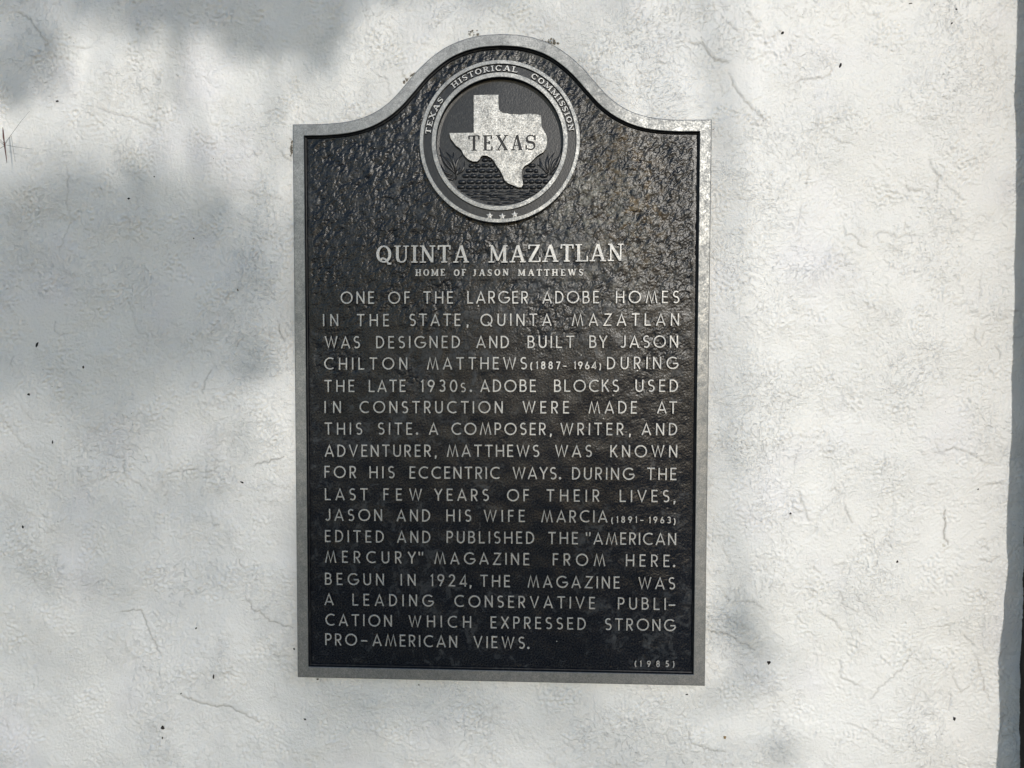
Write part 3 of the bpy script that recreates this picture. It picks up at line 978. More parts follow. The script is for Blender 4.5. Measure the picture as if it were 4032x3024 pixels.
LINES = [
    ((1196.6, 1194), [("ONE", A_(495), A_(840)), ("OF", A_(980), A_(1205)), ("THE", A_(1340), A_(1645)), ("LARGER", A_(1787), B_(337)), ("ADOBE", B_(480), B_(1062)), ("HOMES", B_(1230), B_(1880))]),
    ((1285, 1282.5), [("IN", A_(315), A_(472)), ("THE", A_(660), A_(992)), ("STATE", A_(1195), A_(1720)), (",", A_(1777), A_(1805)), ("QUINTA", A_(1920), B_(577)), ("MAZATLAN", B_(778), B_(1876))]),
    ((1372, 1369.5), [("WAS", A_(335), A_(694)), ("DESIGNED", A_(858), A_(1714)), ("AND", A_(1878), B_(141)), ("BUILT", B_(330), B_(805)), ("BY", B_(960), B_(1145)), ("JASON", B_(1278), B_(1866))]),
    ((1456, 1453.5), [("CHILTON", A_(328), A_(1177)), ("MATTHEWS", A_(1375), B_(325)), ("DURING", B_(1140), B_(1866))]),
    ((1544, 1543), [("THE", A_(330), A_(638)), ("LATE", A_(782), A_(1160)), ("1930", A_(1315), A_(1687)), (".", A_(1812), A_(1842)), ("ADOBE", A_(1920), B_(416)), ("BLOCKS", B_(600), B_(1264)), ("USED", B_(1430), B_(1866))]),
    ((1626.7, 1629), [("IN", A_(330), A_(499)), ("CONSTRUCTION", A_(688), B_(77)), ("WERE", B_(278), B_(755)), ("MADE", B_(950), B_(1447)), ("AT", B_(1650), B_(1856))]),
    ((1711.4, 1714.3), [("THIS", A_(332), A_(717)), ("SITE", A_(876), A_(1228)), (".", A_(1263), A_(1296)), ("A", A_(1395), A_(1492)), ("COMPOSER", A_(1626), B_(518)), (",", B_(553), B_(584)), ("WRITER", B_(662), B_(1312)), (",", B_(1360), B_(1390)), ("AND", B_(1492), B_(1857))]),
    ((1798.2, 1801), [("ADVENTURER", A_(332), A_(1420)), (",", A_(1452), A_(1482)), ("MATTHEWS", A_(1578), B_(450)), ("WAS", B_(608), B_(987)), ("KNOWN", B_(1173), B_(1857))]),
    ((1882, 1891), [("FOR", A_(330), A_(657)), ("HIS", A_(790), A_(1047)), ("ECCENTRIC", A_(1198), B_(48)), ("WAYS", B_(176), B_(626)), (".", B_(648), B_(682)), ("DURING", B_(783), B_(1417)), ("THE", B_(1546), B_(1850))]),
    ((1969.3, 1978.3), [("LAST", A_(335), A_(774)), ("FEW", A_(932), A_(1326)), ("YEARS", A_(1450), A_(2010)), ("OF", B_(118), B_(346)), ("THEIR", B_(522), B_(1066)), ("LIVES", B_(1270), B_(1778)), (",", B_(1815), B_(1846))]),
    ((2050.7, 2060), [("JASON", A_(340), A_(920)), ("AND", A_(1065), A_(1410)), ("HIS", A_(1575), A_(1830)), ("WIFE", A_(1955), B_(303)), ("MARCIA", B_(468), B_(1147))]),
    ((2134.5, 2147), [("EDITED", A_(335), A_(937)), ("AND", A_(1070), A_(1412)), ("PUBLISHED", A_(1576), B_(398)), ("THE", B_(538), B_(846)), ('"', B_(920), B_(987)), ("AMERICAN", B_(1001), B_(1847))]),
    ((2215.5, 2233), [("MERCURY", A_(335), A_(1264)), ('"', A_(1288), A_(1354)), ("MAGAZINE", A_(1450), B_(349)), ("FROM", B_(586), B_(1124)), ("HERE", B_(1332), B_(1780)), (".", B_(1812), B_(1846))]),
    ((2302.5, 2321.5), [("BEGUN", A_(335), A_(938)), ("IN", A_(1108), A_(1262)), ("1924", A_(1415), A_(1787)), (",", A_(1808), A_(1838)), ("THE", A_(1920), B_(152)), ("MAGAZINE", B_(328), B_(1272)), ("WAS", B_(1458), B_(1837))]),
    ((2382.8, 2403), [("A", A_(330), A_(436)), ("LEADING", A_(615), A_(1442)), ("CONSERVATIVE", A_(1656), B_(1020)), ("PUBLI", B_(1250), B_(1742)), ("-", B_(1768), B_(1842))]),
    ((2463.8, 2486), [("CATION", A_(340), A_(1020)), ("WHICH", A_(1188), A_(1828)), ("EXPRESSED", A_(2026), B_(924)), ("STRONG", B_(1118), B_(1838))]),
    ((2540.5, 2555), [("PRO", A_(338), A_(664)), ("-", A_(702), A_(784)), ("AMERICAN", A_(820), A_(1684)), ("VIEWS", A_(1850), B_(302)), (".", B_(325), B_(360))]),
]
CAP = 0.0206
XA, XB = A_(330), B_(1866)
for li, ((ya, yb_), words) in enumerate(LINES):
    end = B_(300) if li == 16 else XB
    for t, xl, xr in words:
        f = lambda u: ya + (yb_ - ya) * (u - XA) / (end - XA)
        nm = {',': 'raised silver comma', '.': 'raised silver full stop', '-': 'raised silver hyphen', '"': 'raised silver quotation mark'}.get(t)
        word(t, xl, xr, (f(xl), f(xr)), CAP, label=nm)
word("S", A_(1720), A_(1775), 1544, CAP * 0.76, label='raised silver small letter "s" after the number 1930')
for (txt, xl, xr, yb, sc) in (("1887", B_(418), B_(660), 1453.5, .60), ("1964", B_(805), B_(1033), 1453.5, .60), ("1891", B_(1238), B_(1445), 2058.5, .52), ("1963", B_(1570), B_(1790), 2060, .52), ("1985", B_(1478), B_(1770), 2625.5, .50)):
    word(txt, xl, xr, yb, CAP * sc, sw=.09, label='raised silver number "%s" in small figures' % txt)
for (txt, xl, xr, yb, sc) in (("-", B_(690), B_(755), 1453, .55), ("-", B_(1478), B_(1540), 2059, .5)):
    word(txt, xl, xr, yb, CAP * sc, sw=.075, label='raised silver dash between two years')
for (txt, xl, xr, yb, sc) in (("(", B_(358), B_(385), 1454.5, .60), (")", B_(1062), B_(1090), 1455, .55), ("(", B_(1185), B_(1213), 2061, .52), (")", B_(1822), B_(1850), 2064, .52), ("(", B_(1424), B_(1452), 2624, .5), (")", B_(1812), B_(1840), 2626, .5)):
    word(txt, xl, xr, yb, CAP * sc, sw=.09, label='raised silver bracket round the years')
TCAP = 0.0288
word("QUINTA", A_(860), A_(1808), (1035, 1034), TCAP, 'slab', label='large raised silver serif word "QUINTA"')
word("MAZATLAN", A_(2003), B_(1310), (1034, 1028), TCAP, 'slab', label='large raised silver serif word "MAZATLAN"')
SCAP = 0.0112
for t, a, b in (("HOME", A_(1258), A_(1563)), ("OF", A_(1650), A_(1776)), ("JASON", A_(1843), B_(138)), ("MATTHEWS", B_(230), B_(898))):
    word(t, a, b, (1087, 1085.5), SCAP, 'bold', Y_TEXT + 0.001, label='small raised bold serif word "%s"' % t)

# ------------------------------------------------------------------ medallion
MC = (0.0, Z0 + 0.4316)
Y_RING = -0.0200


def R_(u, v, y):
    """medallion close-up pixel -> plane"""
    return at(1600 + u / 2.212, 200 + v / 2.212, y)


def lathe(name, prof, mats, mi, parent, n=96, cap_end=False):
    V, Fc, MI = [], [], []
    for j, (r, y) in enumerate(prof):
        V += [(MC[0] + r * math.cos(2 * math.pi * i / n), y, MC[1] + r * math.sin(2 * math.pi * i / n)) for i in range(n)]
    for j in range(len(prof) - 1):
        for i in range(n):
            i2 = (i + 1) % n
            Fc.append((j * n + i, j * n + i2, (j + 1) * n + i2, (j + 1) * n + i))
            MI.append(mi[j])
    if cap_end:
        Fc.append(tuple((len(prof) - 1) * n + i for i in range(n)))
        MI.append(mi[-1])
    o = mesh_obj(name, V, Fc, mats, None, MI)
    return under(o, parent)


R0, R1, R2, R3 = .1312, .1247, .1114, .1038
medal = lathe("medallion", [(R0 - .001, -.004), (R0 - .0002, -.0165), (R1, -.0165), (R2, -.0165), (R3 + .0008, -.0165), (R3 + .0002, -.0085), (R3 - .004, -.0080)], [M_SEAL], [0] * 7, plaque, cap_end=True)
ms = medal
ms["label"] = "round seal with double silver ring around a map of the state"


def kid(o):
    o.parent = ms
    o.matrix_parent_inverse = Matrix.Identity(4)
    return o


for nm, ra, rb in (("outer_ring", R0, R1), ("inner_ring", R2, R3)):
    o = lathe(nm, [(ra, -.0155), (ra, Y_RING + .0006), (ra - .0006, Y_RING), (rb + .0006, Y_RING), (rb, Y_RING + .0006), (rb, -.0155)], [M_METAL, M_BLACK], [1, 0, 0, 0, 1], plaque)
    kid(o)


def arc_word(text, a0, a1):
    cap, rb = .0090, .1136
    F = SLAB_B
    ws = [F[c][0] * cap for c in text]
    rm = rb + cap / 2
    tot = math.radians(a1 - a0) * rm + .0045
    xs = min(1.5, (tot - 0.22 * cap * (len(text) - 1)) / sum(ws))
    ws = [w * xs for w in ws]
    gap = (tot - sum(ws)) / (len(text) - 1)
    s = -0.00225
    V, Fc, MI = [], [], []
    for c, w in zip(text, ws):
        v, f, mi = glyph_geo(F, c, cap, -.0160, -.0196, None, xs)
        b = len(V)
        th = math.radians(a0) + (s + w / 2) / rm
        for x, y, z in v:
            lx, r = x - w / 2, rb + z
            V.append((MC[0] + lx * math.cos(th) + r * math.sin(th), y, MC[1] - lx * math.sin(th) + r * math.cos(th)))
        Fc += [tuple(b + i for i in q) for q in f]
        MI += mi
        s += w + gap
    o = mesh_obj("word", V, Fc, [M_LETTER, M_BLACK], None, MI)
    o["label"] = 'curved raised word "%s" on the rim of the seal' % text
    under(o, plaque)
    return kid(o)


arc_word("TEXAS", -82.3, -54.0)
arc_word("HISTORICAL", -39.8, 13.3)
arc_word("COMMISSION", 27.3, 81.2)
for u, v in ((725, 1437), (835, 1443), (943, 1426)):
    c = R_(u, v, -.0185)
    pts = []
    for i in range(10):
        r = .0062 if i % 2 == 0 else .0029
        t = math.pi / 2 + i * math.pi / 5 + (u - 835) / 640 * 0.5
        pts.append((c[0] + r * math.cos(t), c[1] + r * math.sin(t)))
    V = [(x, -.016, z) for x, z in pts] + [(c[0] + (x - c[0]) * .93, -.0182, c[1] + (z - c[1]) * .93) for x, z in pts] + [(c[0], -.0186, c[1])]
    Fc = [(i, (i + 1) % 10, 10 + (i + 1) % 10, 10 + i) for i in range(10)] + [(10 + i, 10 + (i + 1) % 10, 20) for i in range(10)]
    kid(under(mesh_obj("star", V, Fc, M_LETTER), plaque))

# state outline plate with the incised name
Y_MAP, Y_MAPB = -.0148, -.0070
TX = [(585, 385), (700, 381), (803, 381), (805, 505), (818, 525), (842, 540), (880, 543), (905, 552), (950, 549), (990, 556), (1030, 550), (1075, 545),
      (1097, 548), (1103, 556), (1110, 548), (1135, 552), (1172, 562), (1176, 590), (1178, 655), (1195, 690), (1222, 735), (1228, 790), (1218, 850), (1195, 882), (1160, 902),
      (1130, 925), (1100, 955), (1065, 985), (1030, 1005), (1012, 1030), (1005, 1070), (1008, 1110), (1018, 1160), (1005, 1190), (975, 1190), (930, 1172),
      (885, 1155), (855, 1128), (840, 1090), (815, 1040), (785, 1000), (765, 965), (740, 935), (705, 915), (665, 912), (648, 925), (640, 945), (615, 965),
      (580, 965), (540, 948), (515, 925), (495, 900), (482, 870), (465, 850), (430, 825), (405, 790), (385, 765), (372, 715), (585, 712)]


def build_map():
    P = np.array([R_(u, v, Y_MAP) for u, v in TX])
    Pi = offset_poly(P, .0004)
    n = len(P)
    V = [(p[0], Y_MAPB, p[1]) for p in P] + [(p[0], Y_MAP + .0004, p[1]) for p in P] + [(p[0], Y_MAP, p[1]) for p in Pi]
    Fc = [tuple(range(n - 1, -1, -1)), tuple(range(2 * n, 3 * n))]
    MI = [1, 0]
    for j in (0, 1):
        for i in range(n):
            i2 = (i + 1) % n
            Fc.append((j * n + i, j * n + i2, (j + 1) * n + i2, (j + 1) * n + i))
            MI.append(1 if j == 0 else 0)
    o = mesh_obj("state_map", V, Fc, [M_MAP, M_BLACK], None, MI)
    import bmesh
    bm = bmesh.new()
    bm.from_mesh(o.data)
    bmesh.ops.recalc_face_normals(bm, faces=bm.faces)
    bm.to_mesh(o.data)
    bm.free()
    # cutters: one prism per stroke
    cut = []
    xb = [(540, 638), (665, 750), (778, 888), (913, 1012), (1037, 1128)]
    zt, zb = R_(800, 735, Y_MAP)[1], R_(800, 868, Y_MAP)[1]
    cap = zt - zb
    for c, (ua, ub) in zip("TEXAS", xb):
        x0, x1 = R_(ua, 800, Y_MAP)[0], R_(ub, 800, Y_MAP)[0]
        xs = (x1 - x0) / (FINE[c][0] * cap)
        V, Fc, MI = glyph_geo(FINE, c, cap, Y_MAP - .004, Y_MAP + .0016, None, xs, 0.00003)
        cut.append(([(x + x0, y, z + zb) for x, y, z in V], Fc))
    VV, FF = [], []
    for V, Fc in cut:
        b = len(VV)
        VV += V
        FF += [tuple(b + i for i in q) for q in Fc]
    co = mesh_obj("cutter", VV, FF, [M_METAL, M_BLACK], None, [1] * len(FF))
    # close the open backs of the sweeps and fix normals
    bm = bmesh.new()
    bm.from_mesh(co.data)
    bmesh.ops.holes_fill(bm, edges=[e for e in bm.edges if e.is_boundary], sides=0)
    bmesh.ops.recalc_face_normals(bm, faces=bm.faces)
    for f in bm.faces:
        f.material_index = 1
    bm.to_mesh(co.data)
    bm.free()
    md = o.modifiers.new("cut", 'BOOLEAN')
    md.operation = 'DIFFERENCE'
    md.object = co
    md.solver = 'EXACT'
    md.use_self = True
    dg = bpy.context.evaluated_depsgraph_get()
    me = bpy.data.meshes.new_from_object(o.evaluated_get(dg))
    o.modifiers.clear()
    print("MAP faces", len(me.polygons), [m.name for m in me.materials])
    o.data = me
    bpy.data.objects.remove(co)
    o["label"] = 'raised silver outline map with the incised word "TEXAS"'
    kid(under(o, plaque))


build_map()


def pillow(V, Fc, cx, cz, hw, hh, y0, d, rot=0.0):
    b = len(V)
    for sx, y in ((1.0, y0), (.92, y0 - d * .6), (.62, y0 - d)):
        for k_ in range(8):
            t = (k_ + .5) * math.pi / 4
            c, s = math.cos(t), math.sin(t)
            x = (hw - hh * .35 * (1 - sx)) * math.copysign(min(1, abs(c) * 1.42), c) - hh * (1 - sx) * math.copysign(.6, c)
            z = hh * sx * math.copysign(min(1, abs(s) * 1.42), s)
            V.append((cx + x * math.cos(rot) - z * math.sin(rot), y, cz + x * math.sin(rot) + z * math.cos(rot)))
    for j in range(2):
        for i in range(8):
            i2 = (i + 1) % 8
            Fc.append((b + j * 8 + i, b + j * 8 + i2, b + j * 8 + 8 + i2, b + j * 8 + 8 + i))
    Fc.append(tuple(b + 16 + i for i in range(8)))


V, Fc = [], []
r5 = random.Random(3)
for ya, yb, spans in ((930, 968, [(655, 745)]), (978, 1016, [(540, 770), (1062, 1145)]), (1024, 1062, [(515, 800), (1035, 1150)]), (1070, 1110, [(485, 835), (1015, 1245)]),
                      (1118, 1162, [(450, 855), (1005, 1245)]), (1168, 1207, [(440, 935), (1005, 1200)])):
    for xa, xb_ in spans:
        x = xa
        while x < xb_ - 20:
            w = min(r5.uniform(52, 78), xb_ - x)
            c = R_(x + w / 2, (ya + yb) / 2 + r5.uniform(-3, 3), -.0095)
            s_ = 0.42e-3 / 2.212
            pillow(V, Fc, c[0], c[1], w / 2 * s_ * .97, (yb - ya) / 2 * s_ * .92, -.0070, .0038, r5.uniform(-.04, .04))
            x += w
for y_, xa, xb_ in ((1226, 470, 1110), (1248, 520, 1130), (1275, 560, 1080), (1300, 640, 1010), (1325, 700, 950)):
    x = xa
    while x < xb_:
        w = r5.uniform(50, 130)
        c = R_(x + w / 2, y_ + r5.uniform(-6, 6), -.009)
        pillow(V, Fc, c[0], c[1], w / 2 * s_, r5.uniform(7, 12) * s_, -.0070, r5.uniform(.0015, .0026), r5.uniform(-.12, .12))
        x += w * .9
o = mesh_obj("block_steps_relief", V, Fc, M_SEAL, smooth=True)
kid(under(o, plaque))
o["label"] = "dark relief of stepped block courses below the map"
AG = ([], [])


def blade(p0, p1, w, bend):
    a, b = np.array(R_(*p0, -.010)), np.array(R_(*p1, -.010))
    d = b - a
    nn = np.array([-d[1], d[0]])
    V, Fc = AG
    base = len(V)
    N = 7
    for i in range(N + 1):
        t = i / N
        c = a + d * t + nn * bend * math.sin(t * math.pi)
        hw = w * s_ * (math.sin(min(1, t * 1.6 + .25) * math.pi / 2) if t < .5 else math.cos((t - .5) * math.pi) ** .8 + .04)
        m = nn / np.linalg.norm(nn)
        for s, y in ((-1, -.0068), (0, -.0118), (1, -.0068)):
            q = c + m * hw * s
            V.append((q[0], y + .001 * (t), q[1]))
    for i in range(N):
        for j in range(2):
            k0 = base + i * 3 + j
            Fc.append((k0, k0 + 1, k0 + 4, k0 + 3))


BL = (((420, 1060), (285, 835), 22, .1), ((430, 1050), (345, 880), 20, -.1), ((420, 1070), (285, 905), 20, -.15), ((430, 1060), (485, 905), 20, .15), ((440, 1040), (410, 880), 18, .1),
                      ((400, 1080), (300, 985), 20, .2), ((400, 1090), (330, 1060), 18, .2), ((430, 1080), (505, 960), 18, -.2), ((420, 1110), (360, 1120), 16, .1), ((430, 1120), (470, 1010), 16, .1),
                      ((1250, 1070), (1350, 835), 22, -.1), ((1240, 1060), (1235, 900), 22, .1), ((1240, 1060), (1160, 930), 20, .15), ((1260, 1070), (1350, 905), 20, .15), ((1250, 1080), (1345, 980), 18, .1),
                      ((1230, 1075), (1140, 990), 20, -.1), ((1240, 1080), (1180, 1070), 18, .1), ((1265, 1075), (1330, 1050), 16, -.1), ((1240, 1050), (1290, 880), 18, .1))
for side, grp in (("left", BL[:10]), ("right", BL[10:])):
    AG = ([], [])
    for b0, b1, w, bd in grp:
        blade(b0, b1, w, bd)
    o = mesh_obj("leaf_relief", AG[0], AG[1], M_SEAL, smooth=True)
    kid(under(o, plaque))
    o["label"] = "dark relief of pointed leaves %s of the steps" % side


# ------------------------------------------------------------------ post at the right edge
def build_post():
    xp = at(4006, 3024)[0]
    zs = np.linspace(0.0, 2.7, 400)
    r = np.random.default_rng(9)
    def wob(s): 
        k_ = np.exp(-np.linspace(-2, 2, s) ** 2)
        return np.convolve(r.standard_normal(len(zs)), k_ / np.sqrt((k_ ** 2).sum()), 'same')
    w1, w2, w3 = wob(9) * .0008 + wob(40) * .0008, wob(9) * .0004 + wob(30) * .0003, wob(7) * .0006
    prof = []
    V, Fc = [], []
    D = 0.138
    def bow(z):
        return .009 * max(0.0, math.sin(math.pi * min(1, max(0, (z - Z0 + .60) / 1.26))))
    for i, z in enumerate(zs):
        loopp = [(xp + w1[i], .004), (xp + w1[i] * .5 - .000, -.02), (xp + w3[i], -.08), (xp + w2[i] + bow(z), -D + .004), (xp + .004 + w2[i] + bow(z), -D), (xp + .14, -D + w3[i]), (xp + .145, -D + .004), (xp + .145, .004)]
        V += [(x, y, z) for x, y in loopp]
    K = 8
    for i in range(len(zs) - 1):
        for j in range(K):
            j2 = (j + 1) % K
            Fc.append((i * K + j, i * K + j2, i * K + K + j2, i * K + K + j))
    Fc.append(tuple(range(K)))
    Fc.append(tuple((len(zs) - 1) * K + j for j in range(K)))
    o = mesh_obj("wooden_post", V, Fc, M_WOOD)
    tag(o, "dark weathered wooden post at the lower right edge beside the white wall", "post")


build_post()


# ------------------------------------------------------------------ small things on the wall
def wall_y(x, z):
    ok, loc, nrm, _ = wall.ray_cast(Vector((x, -0.1, z)), Vector((0, 1, 0)))
    return loc.y if ok else 0.0


def chip(name, u, v, w, h, mat, rot=0.0, seed=0, tall=0.0015):
    r = random.Random(seed)
    x, z = at(u, v)
    y = wall_y(x, z)
    s = 0.00042
    V, Fc = [], []
    n = 9
    rad = [r.uniform(.6, 1.15) for _ in range(n)]
    for sc, d in ((1.0, -.0004), (.9, tall * .5), (.5, tall)):
        for i in range(n):
            t = 2 * math.pi * i / n
            a, b = w / 2 * s * rad[i] * math.cos(t) * sc, h / 2 * s * rad[i] * math.sin(t) * sc
            V.append((a * math.cos(rot) - b * math.sin(rot) + r.uniform(-.0001, .0001), -d * r.uniform(.7, 1.2), a * math.sin(rot) + b * math.cos(rot)))
    for j in range(2):
        for i in range(n):
            i2 = (i + 1) % n
            Fc.append((j * n + i, j * n + i2, j * n + n + i2, j * n + n + i))
    Fc.append(tuple(2 * n + i for i in range(n)))
    o = mesh_obj(name, V, Fc, mat)
    o.location = (x, y, z)
    return o


CHIPS = [
    (146, 1357, 13, 26, -.35, "elongated black speck on the shaded left side of the wall, highest of three big ones"),
    (330, 1445, 8, 16, .15, "small black speck on the wall right of and below the largest left one"),
    (115, 1553, 15, 16, .6, "crooked black speck near the left edge above a long plaster ridge"),
    (210, 1739, 7, 18, -.1, "thin upright black speck below the long plaster ridge at left"),
    (226, 399, 13, 8, .3, "dark speck right of the long-legged insect and a little above it"),
    (505, 781, 14, 10, -.3, "brownish speck under a rough plaster patch left of the plaque"),
    (608, 696, 7, 8, 0, "tiny dark speck below a plaster dent left of the plaque"),
    (761, 938, 8, 6, -.4, "tiny dark speck on the shaded wall between dent and plaque"),
    (938, 1142, 6, 14, .4, "thin comma-shaped speck just left of the plaque's upper lettering"),
    (954, 1899, 17, 8, -.5, "curved dark speck left of the plaque above its lower lettering"),
    (86, 2077, 9, 18, .1, "dark red-brown speck near the left edge at lower height"),
    (773, 2472, 8, 10, -.6, "dark speck on the rough patch left of the plaque's last lines"),
    (843, 2663, 9, 24, -.1, "thin upright brown speck below left of the plaque's bottom corner"),
    (642, 2864, 26, 16, -.7, "largest brown flake near the bottom left of the wall"),
    (1201, 2832, 15, 9, -.2, "dark lump on the wall below the plaque's bottom left corner"),
    (642, 2903, 7, 14, 0, "small dark speck right below the largest brown flake"),
    (714, 2730, 10, 6, .5, "small dark speck above the largest brown flake"),
    (1157, 2556, 8, 14, .4, "hooked dark speck touching the plaque's lower left edge"),
    (3079, 133, 13, 13, .3, "round black speck on the sunlit wall above right of the plaque"),
    (3311, 255, 10, 20, -.3, "upright black speck on a plaster ridge at upper right"),
    (3745, 94, 7, 8, 0, "lower of two tiny dark specks near the top right corner"),
    (3761, 40, 8, 8, 0, "upper of two tiny dark specks near the top right corner"),
    (3589, 10, 14, 5, 0, "flat dark speck at the very top edge on the right"),
    (3758, 2831, 11, 18, 0, "black speck at the lower right near the wooden post"),
    (3028, 2610, 15, 17, -.4, "brown-black speck right of the plaque's bottom corner"),
    (3535, 2212, 8, 14, -.3, "upright black speck on the sunlit wall at middle right"),
    (3111, 2021, 9, 9, .3, "small black speck on a round rough patch right of the plaque"),
    (2704, 2733, 16, 7, 0, "dark flake just below the plaque's bottom right part"),
    (1250, 2676, 14, 7, .1, "dark flake touching the plaque's bottom edge at left"),
    (1650, 2695, 12, 5, .1, "thin dark flake under the middle of the plaque's bottom edge"),
    (3851, 1926, 12, 6, .8, "dark slanting speck right of centre near the shadow line"),
]
for i, (u, v, w, h, rt, lab) in enumerate(CHIPS):
    tag(chip("dirt_speck", u, v, w, h, M_SPECK, rt, i + 1, .0012), lab, "speck", "dark dirt specks stuck on the wall")
tag(chip("dirt_speck", 2853, 2902, 14, 15, M_TAN, .4, 77, .002), "single tan speck low on the wall right of the plaque", "speck")
tag(chip("paint_flake", 701, 296, 16, 7, M_WALL, -.9, 78, .004), "lifted white paint flake with a dark edge on the upper left wall", "flake")
tag(chip("paint_flake", 259, 1199, 16, 13, M_WALL, .5, 79, .003), "white paint blob on the shaded left wall", "flake")
# tiny specks nobody would count
V, Fc = [], []
r8 = random.Random(21)
for i in range(240):
    u, v = r8.uniform(0, 4000), r8.uniform(0, 3024)
    if 1140 < u < 2815 and 120 < v < 2710:
        continue
    x, z = at(u, v)
    y = wall_y(x, z)
    s = r8.uniform(.0003, .0009)
    b = len(V)
    for k_ in range(6):
        t = k_ * math.pi / 3
        V.append((x + s * math.cos(t) * r8.uniform(.6, 1.2), y + .0002, z + s * math.sin(t) * r8.uniform(.6, 1.4)))
    V.append((x, y - s * .8, z))
    Fc += [(b + k_, b + (k_ + 1) % 6, b + 6) for k_ in range(6)]
o = mesh_obj("dust_specks", V, Fc, M_SPECK)
o["kind"] = "stuff"
o["label"] = "scattered pinhead dark specks over the white wall"

# mortar crumbs at the arch
for i, (u, v, w, h, lab) in enumerate(((1863, 137, 34, 16, "clump of grey-brown mortar crumbs left of the arch's top"), (2160, 165, 44, 22, "clump of grey-brown mortar crumbs right of the arch's top"),
                                       (1148, 590, 14, 46, "grey-brown mortar crumbs at the plaque's upper left edge"), (1615, 300, 36, 20, "grey-brown mortar crumbs on the arch's left shoulder"),
                                       (2808, 508, 12, 30, "dark crumb sticking out at the plaque's upper right corner"))):
    x, z = at(u, v, -.003)
    V, Fc = [], []
    rr_ = random.Random(i + 50)
    for q in range(26 if i < 4 else 9):
        cx, cz = rr_.gauss(0, w * .00042 / 2.2), rr_.gauss(0, h * .00042 / 2.2)
        if i == 3:
            cz = cx * .75 + rr_.gauss(0, .001)
        s = rr_.uniform(.0008, .0026)
        b = len(V)
        yy = rr_.uniform(-.004, .0)
        for k_ in range(5):
            t = k_ * 2 * math.pi / 5
            V.append((cx + s * math.cos(t) * rr_.uniform(.6, 1.2), yy + s * .5, cz + s * math.sin(t) * rr_.uniform(.6, 1.2)))
        V.append((cx, yy - s * .7, cz))
        V.append((cx, yy + s * 1.5, cz))
        Fc += [(b + k_, b + (k_ + 1) % 5, b + 5) for k_ in range(5)] + [(b + (k_ + 1) % 5, b + k_, b + 6) for k_ in range(5)]
    o = mesh_obj("mortar_crumbs" if i < 4 else "dirt_tuft", V, Fc, M_CRUMB if i < 4 else M_SPECK)
    o.location = (x, 0, z)
    tag(o, lab, "crumbs" if i < 4 else "dirt", "mortar crumbs round the plaque's edge" if i < 4 else None)


def tube(V, Fc, pts, rads, n=6):
    b = len(V)
    for i, p in enumerate(pts):
        p = Vector(p)
        d = (Vector(pts[min(i + 1, len(pts) - 1)]) - Vector(pts[max(i - 1, 0)])).normalized()
        a = d.cross(Vector((0.3, 0.2, 1) if abs(d.z) < .9 else (1, 0, 0))).normalized()
        c = d.cross(a)
        for k_ in range(n):
            t = 2 * math.pi * k_ / n
            V.append(tuple(p + (a * math.cos(t) + c * math.sin(t)) * rads[i]))
    for i in range(len(pts) - 1):
        for k_ in range(n):
            k2 = (k_ + 1) % n
            Fc.append((b + i * n + k_, b + i * n + k2, b + i * n + n + k2, b + i * n + n + k_))
    Fc.append(tuple(b + k_ for k_ in range(n)))
    Fc.append(tuple(b + (len(pts) - 1) * n + k_ for k_ in range(n)))


def build_insect():
    yb = -.022
    e = bpy.data.objects.new("insect", None)
    c = at(18, 570, yb)
    COL.objects.link(e)
    e.location = (c[0], 0, c[1])
    tag(e, "slender dark red insect with long thin legs on the wall at the left edge", "insect")
    L = lambda u, v, y: (at(u, v, y)[0] - c[0], y, at(u, v, y)[1] - c[1])
    V, Fc = [], []
    P = [L(11, 500, yb - .002), L(12, 515, yb), L(14, 540, yb), L(16, 556, yb), L(18, 570, yb), L(20, 585, yb), L(24, 615, yb - .001), L(27, 642, yb - .002)]
    tube(V, Fc, P, [.0002, .0010, .0013, .0009, .0014, .0010, .0008, .0003], 8)
    o = mesh_obj("body", V, Fc, M_INSECT, smooth=True)
    o.parent = e
    for leg in (((18, 566), (84, 476), (117, 437)), ((18, 570), (60, 578), (127, 587)), ((17, 566), (0, 550), (-40, 520)), ((18, 574), (0, 584), (-40, 600)), ((19, 570), (44, 535), (60, 640)), ((17, 572), (-14, 545), (-30, 650))):
        V, Fc = [], []
        tube(V, Fc, [L(*leg[0], yb), L(*leg[1], yb - .006), L(*leg[2], -.0005)], [.00035, .00025, .00018], 5)
        o = mesh_obj("leg", V, Fc, M_INSLEG)
        o.parent = e


build_insect()

# ------------------------------------------------------------------ ground
gx = np.linspace(-60, 60, 61)
gr = []
V = [(x, y, 0.0) for y in np.linspace(-110, 10, 61) for x in gx]
Fc = [(j * 61 + i, j * 61 + i + 1, j * 61 + 62 + i, j * 61 + 61 + i) for j in range(60) for i in range(60)]
g = mesh_obj("ground", V, Fc, M_GROUND)
g["kind"] = "structure"


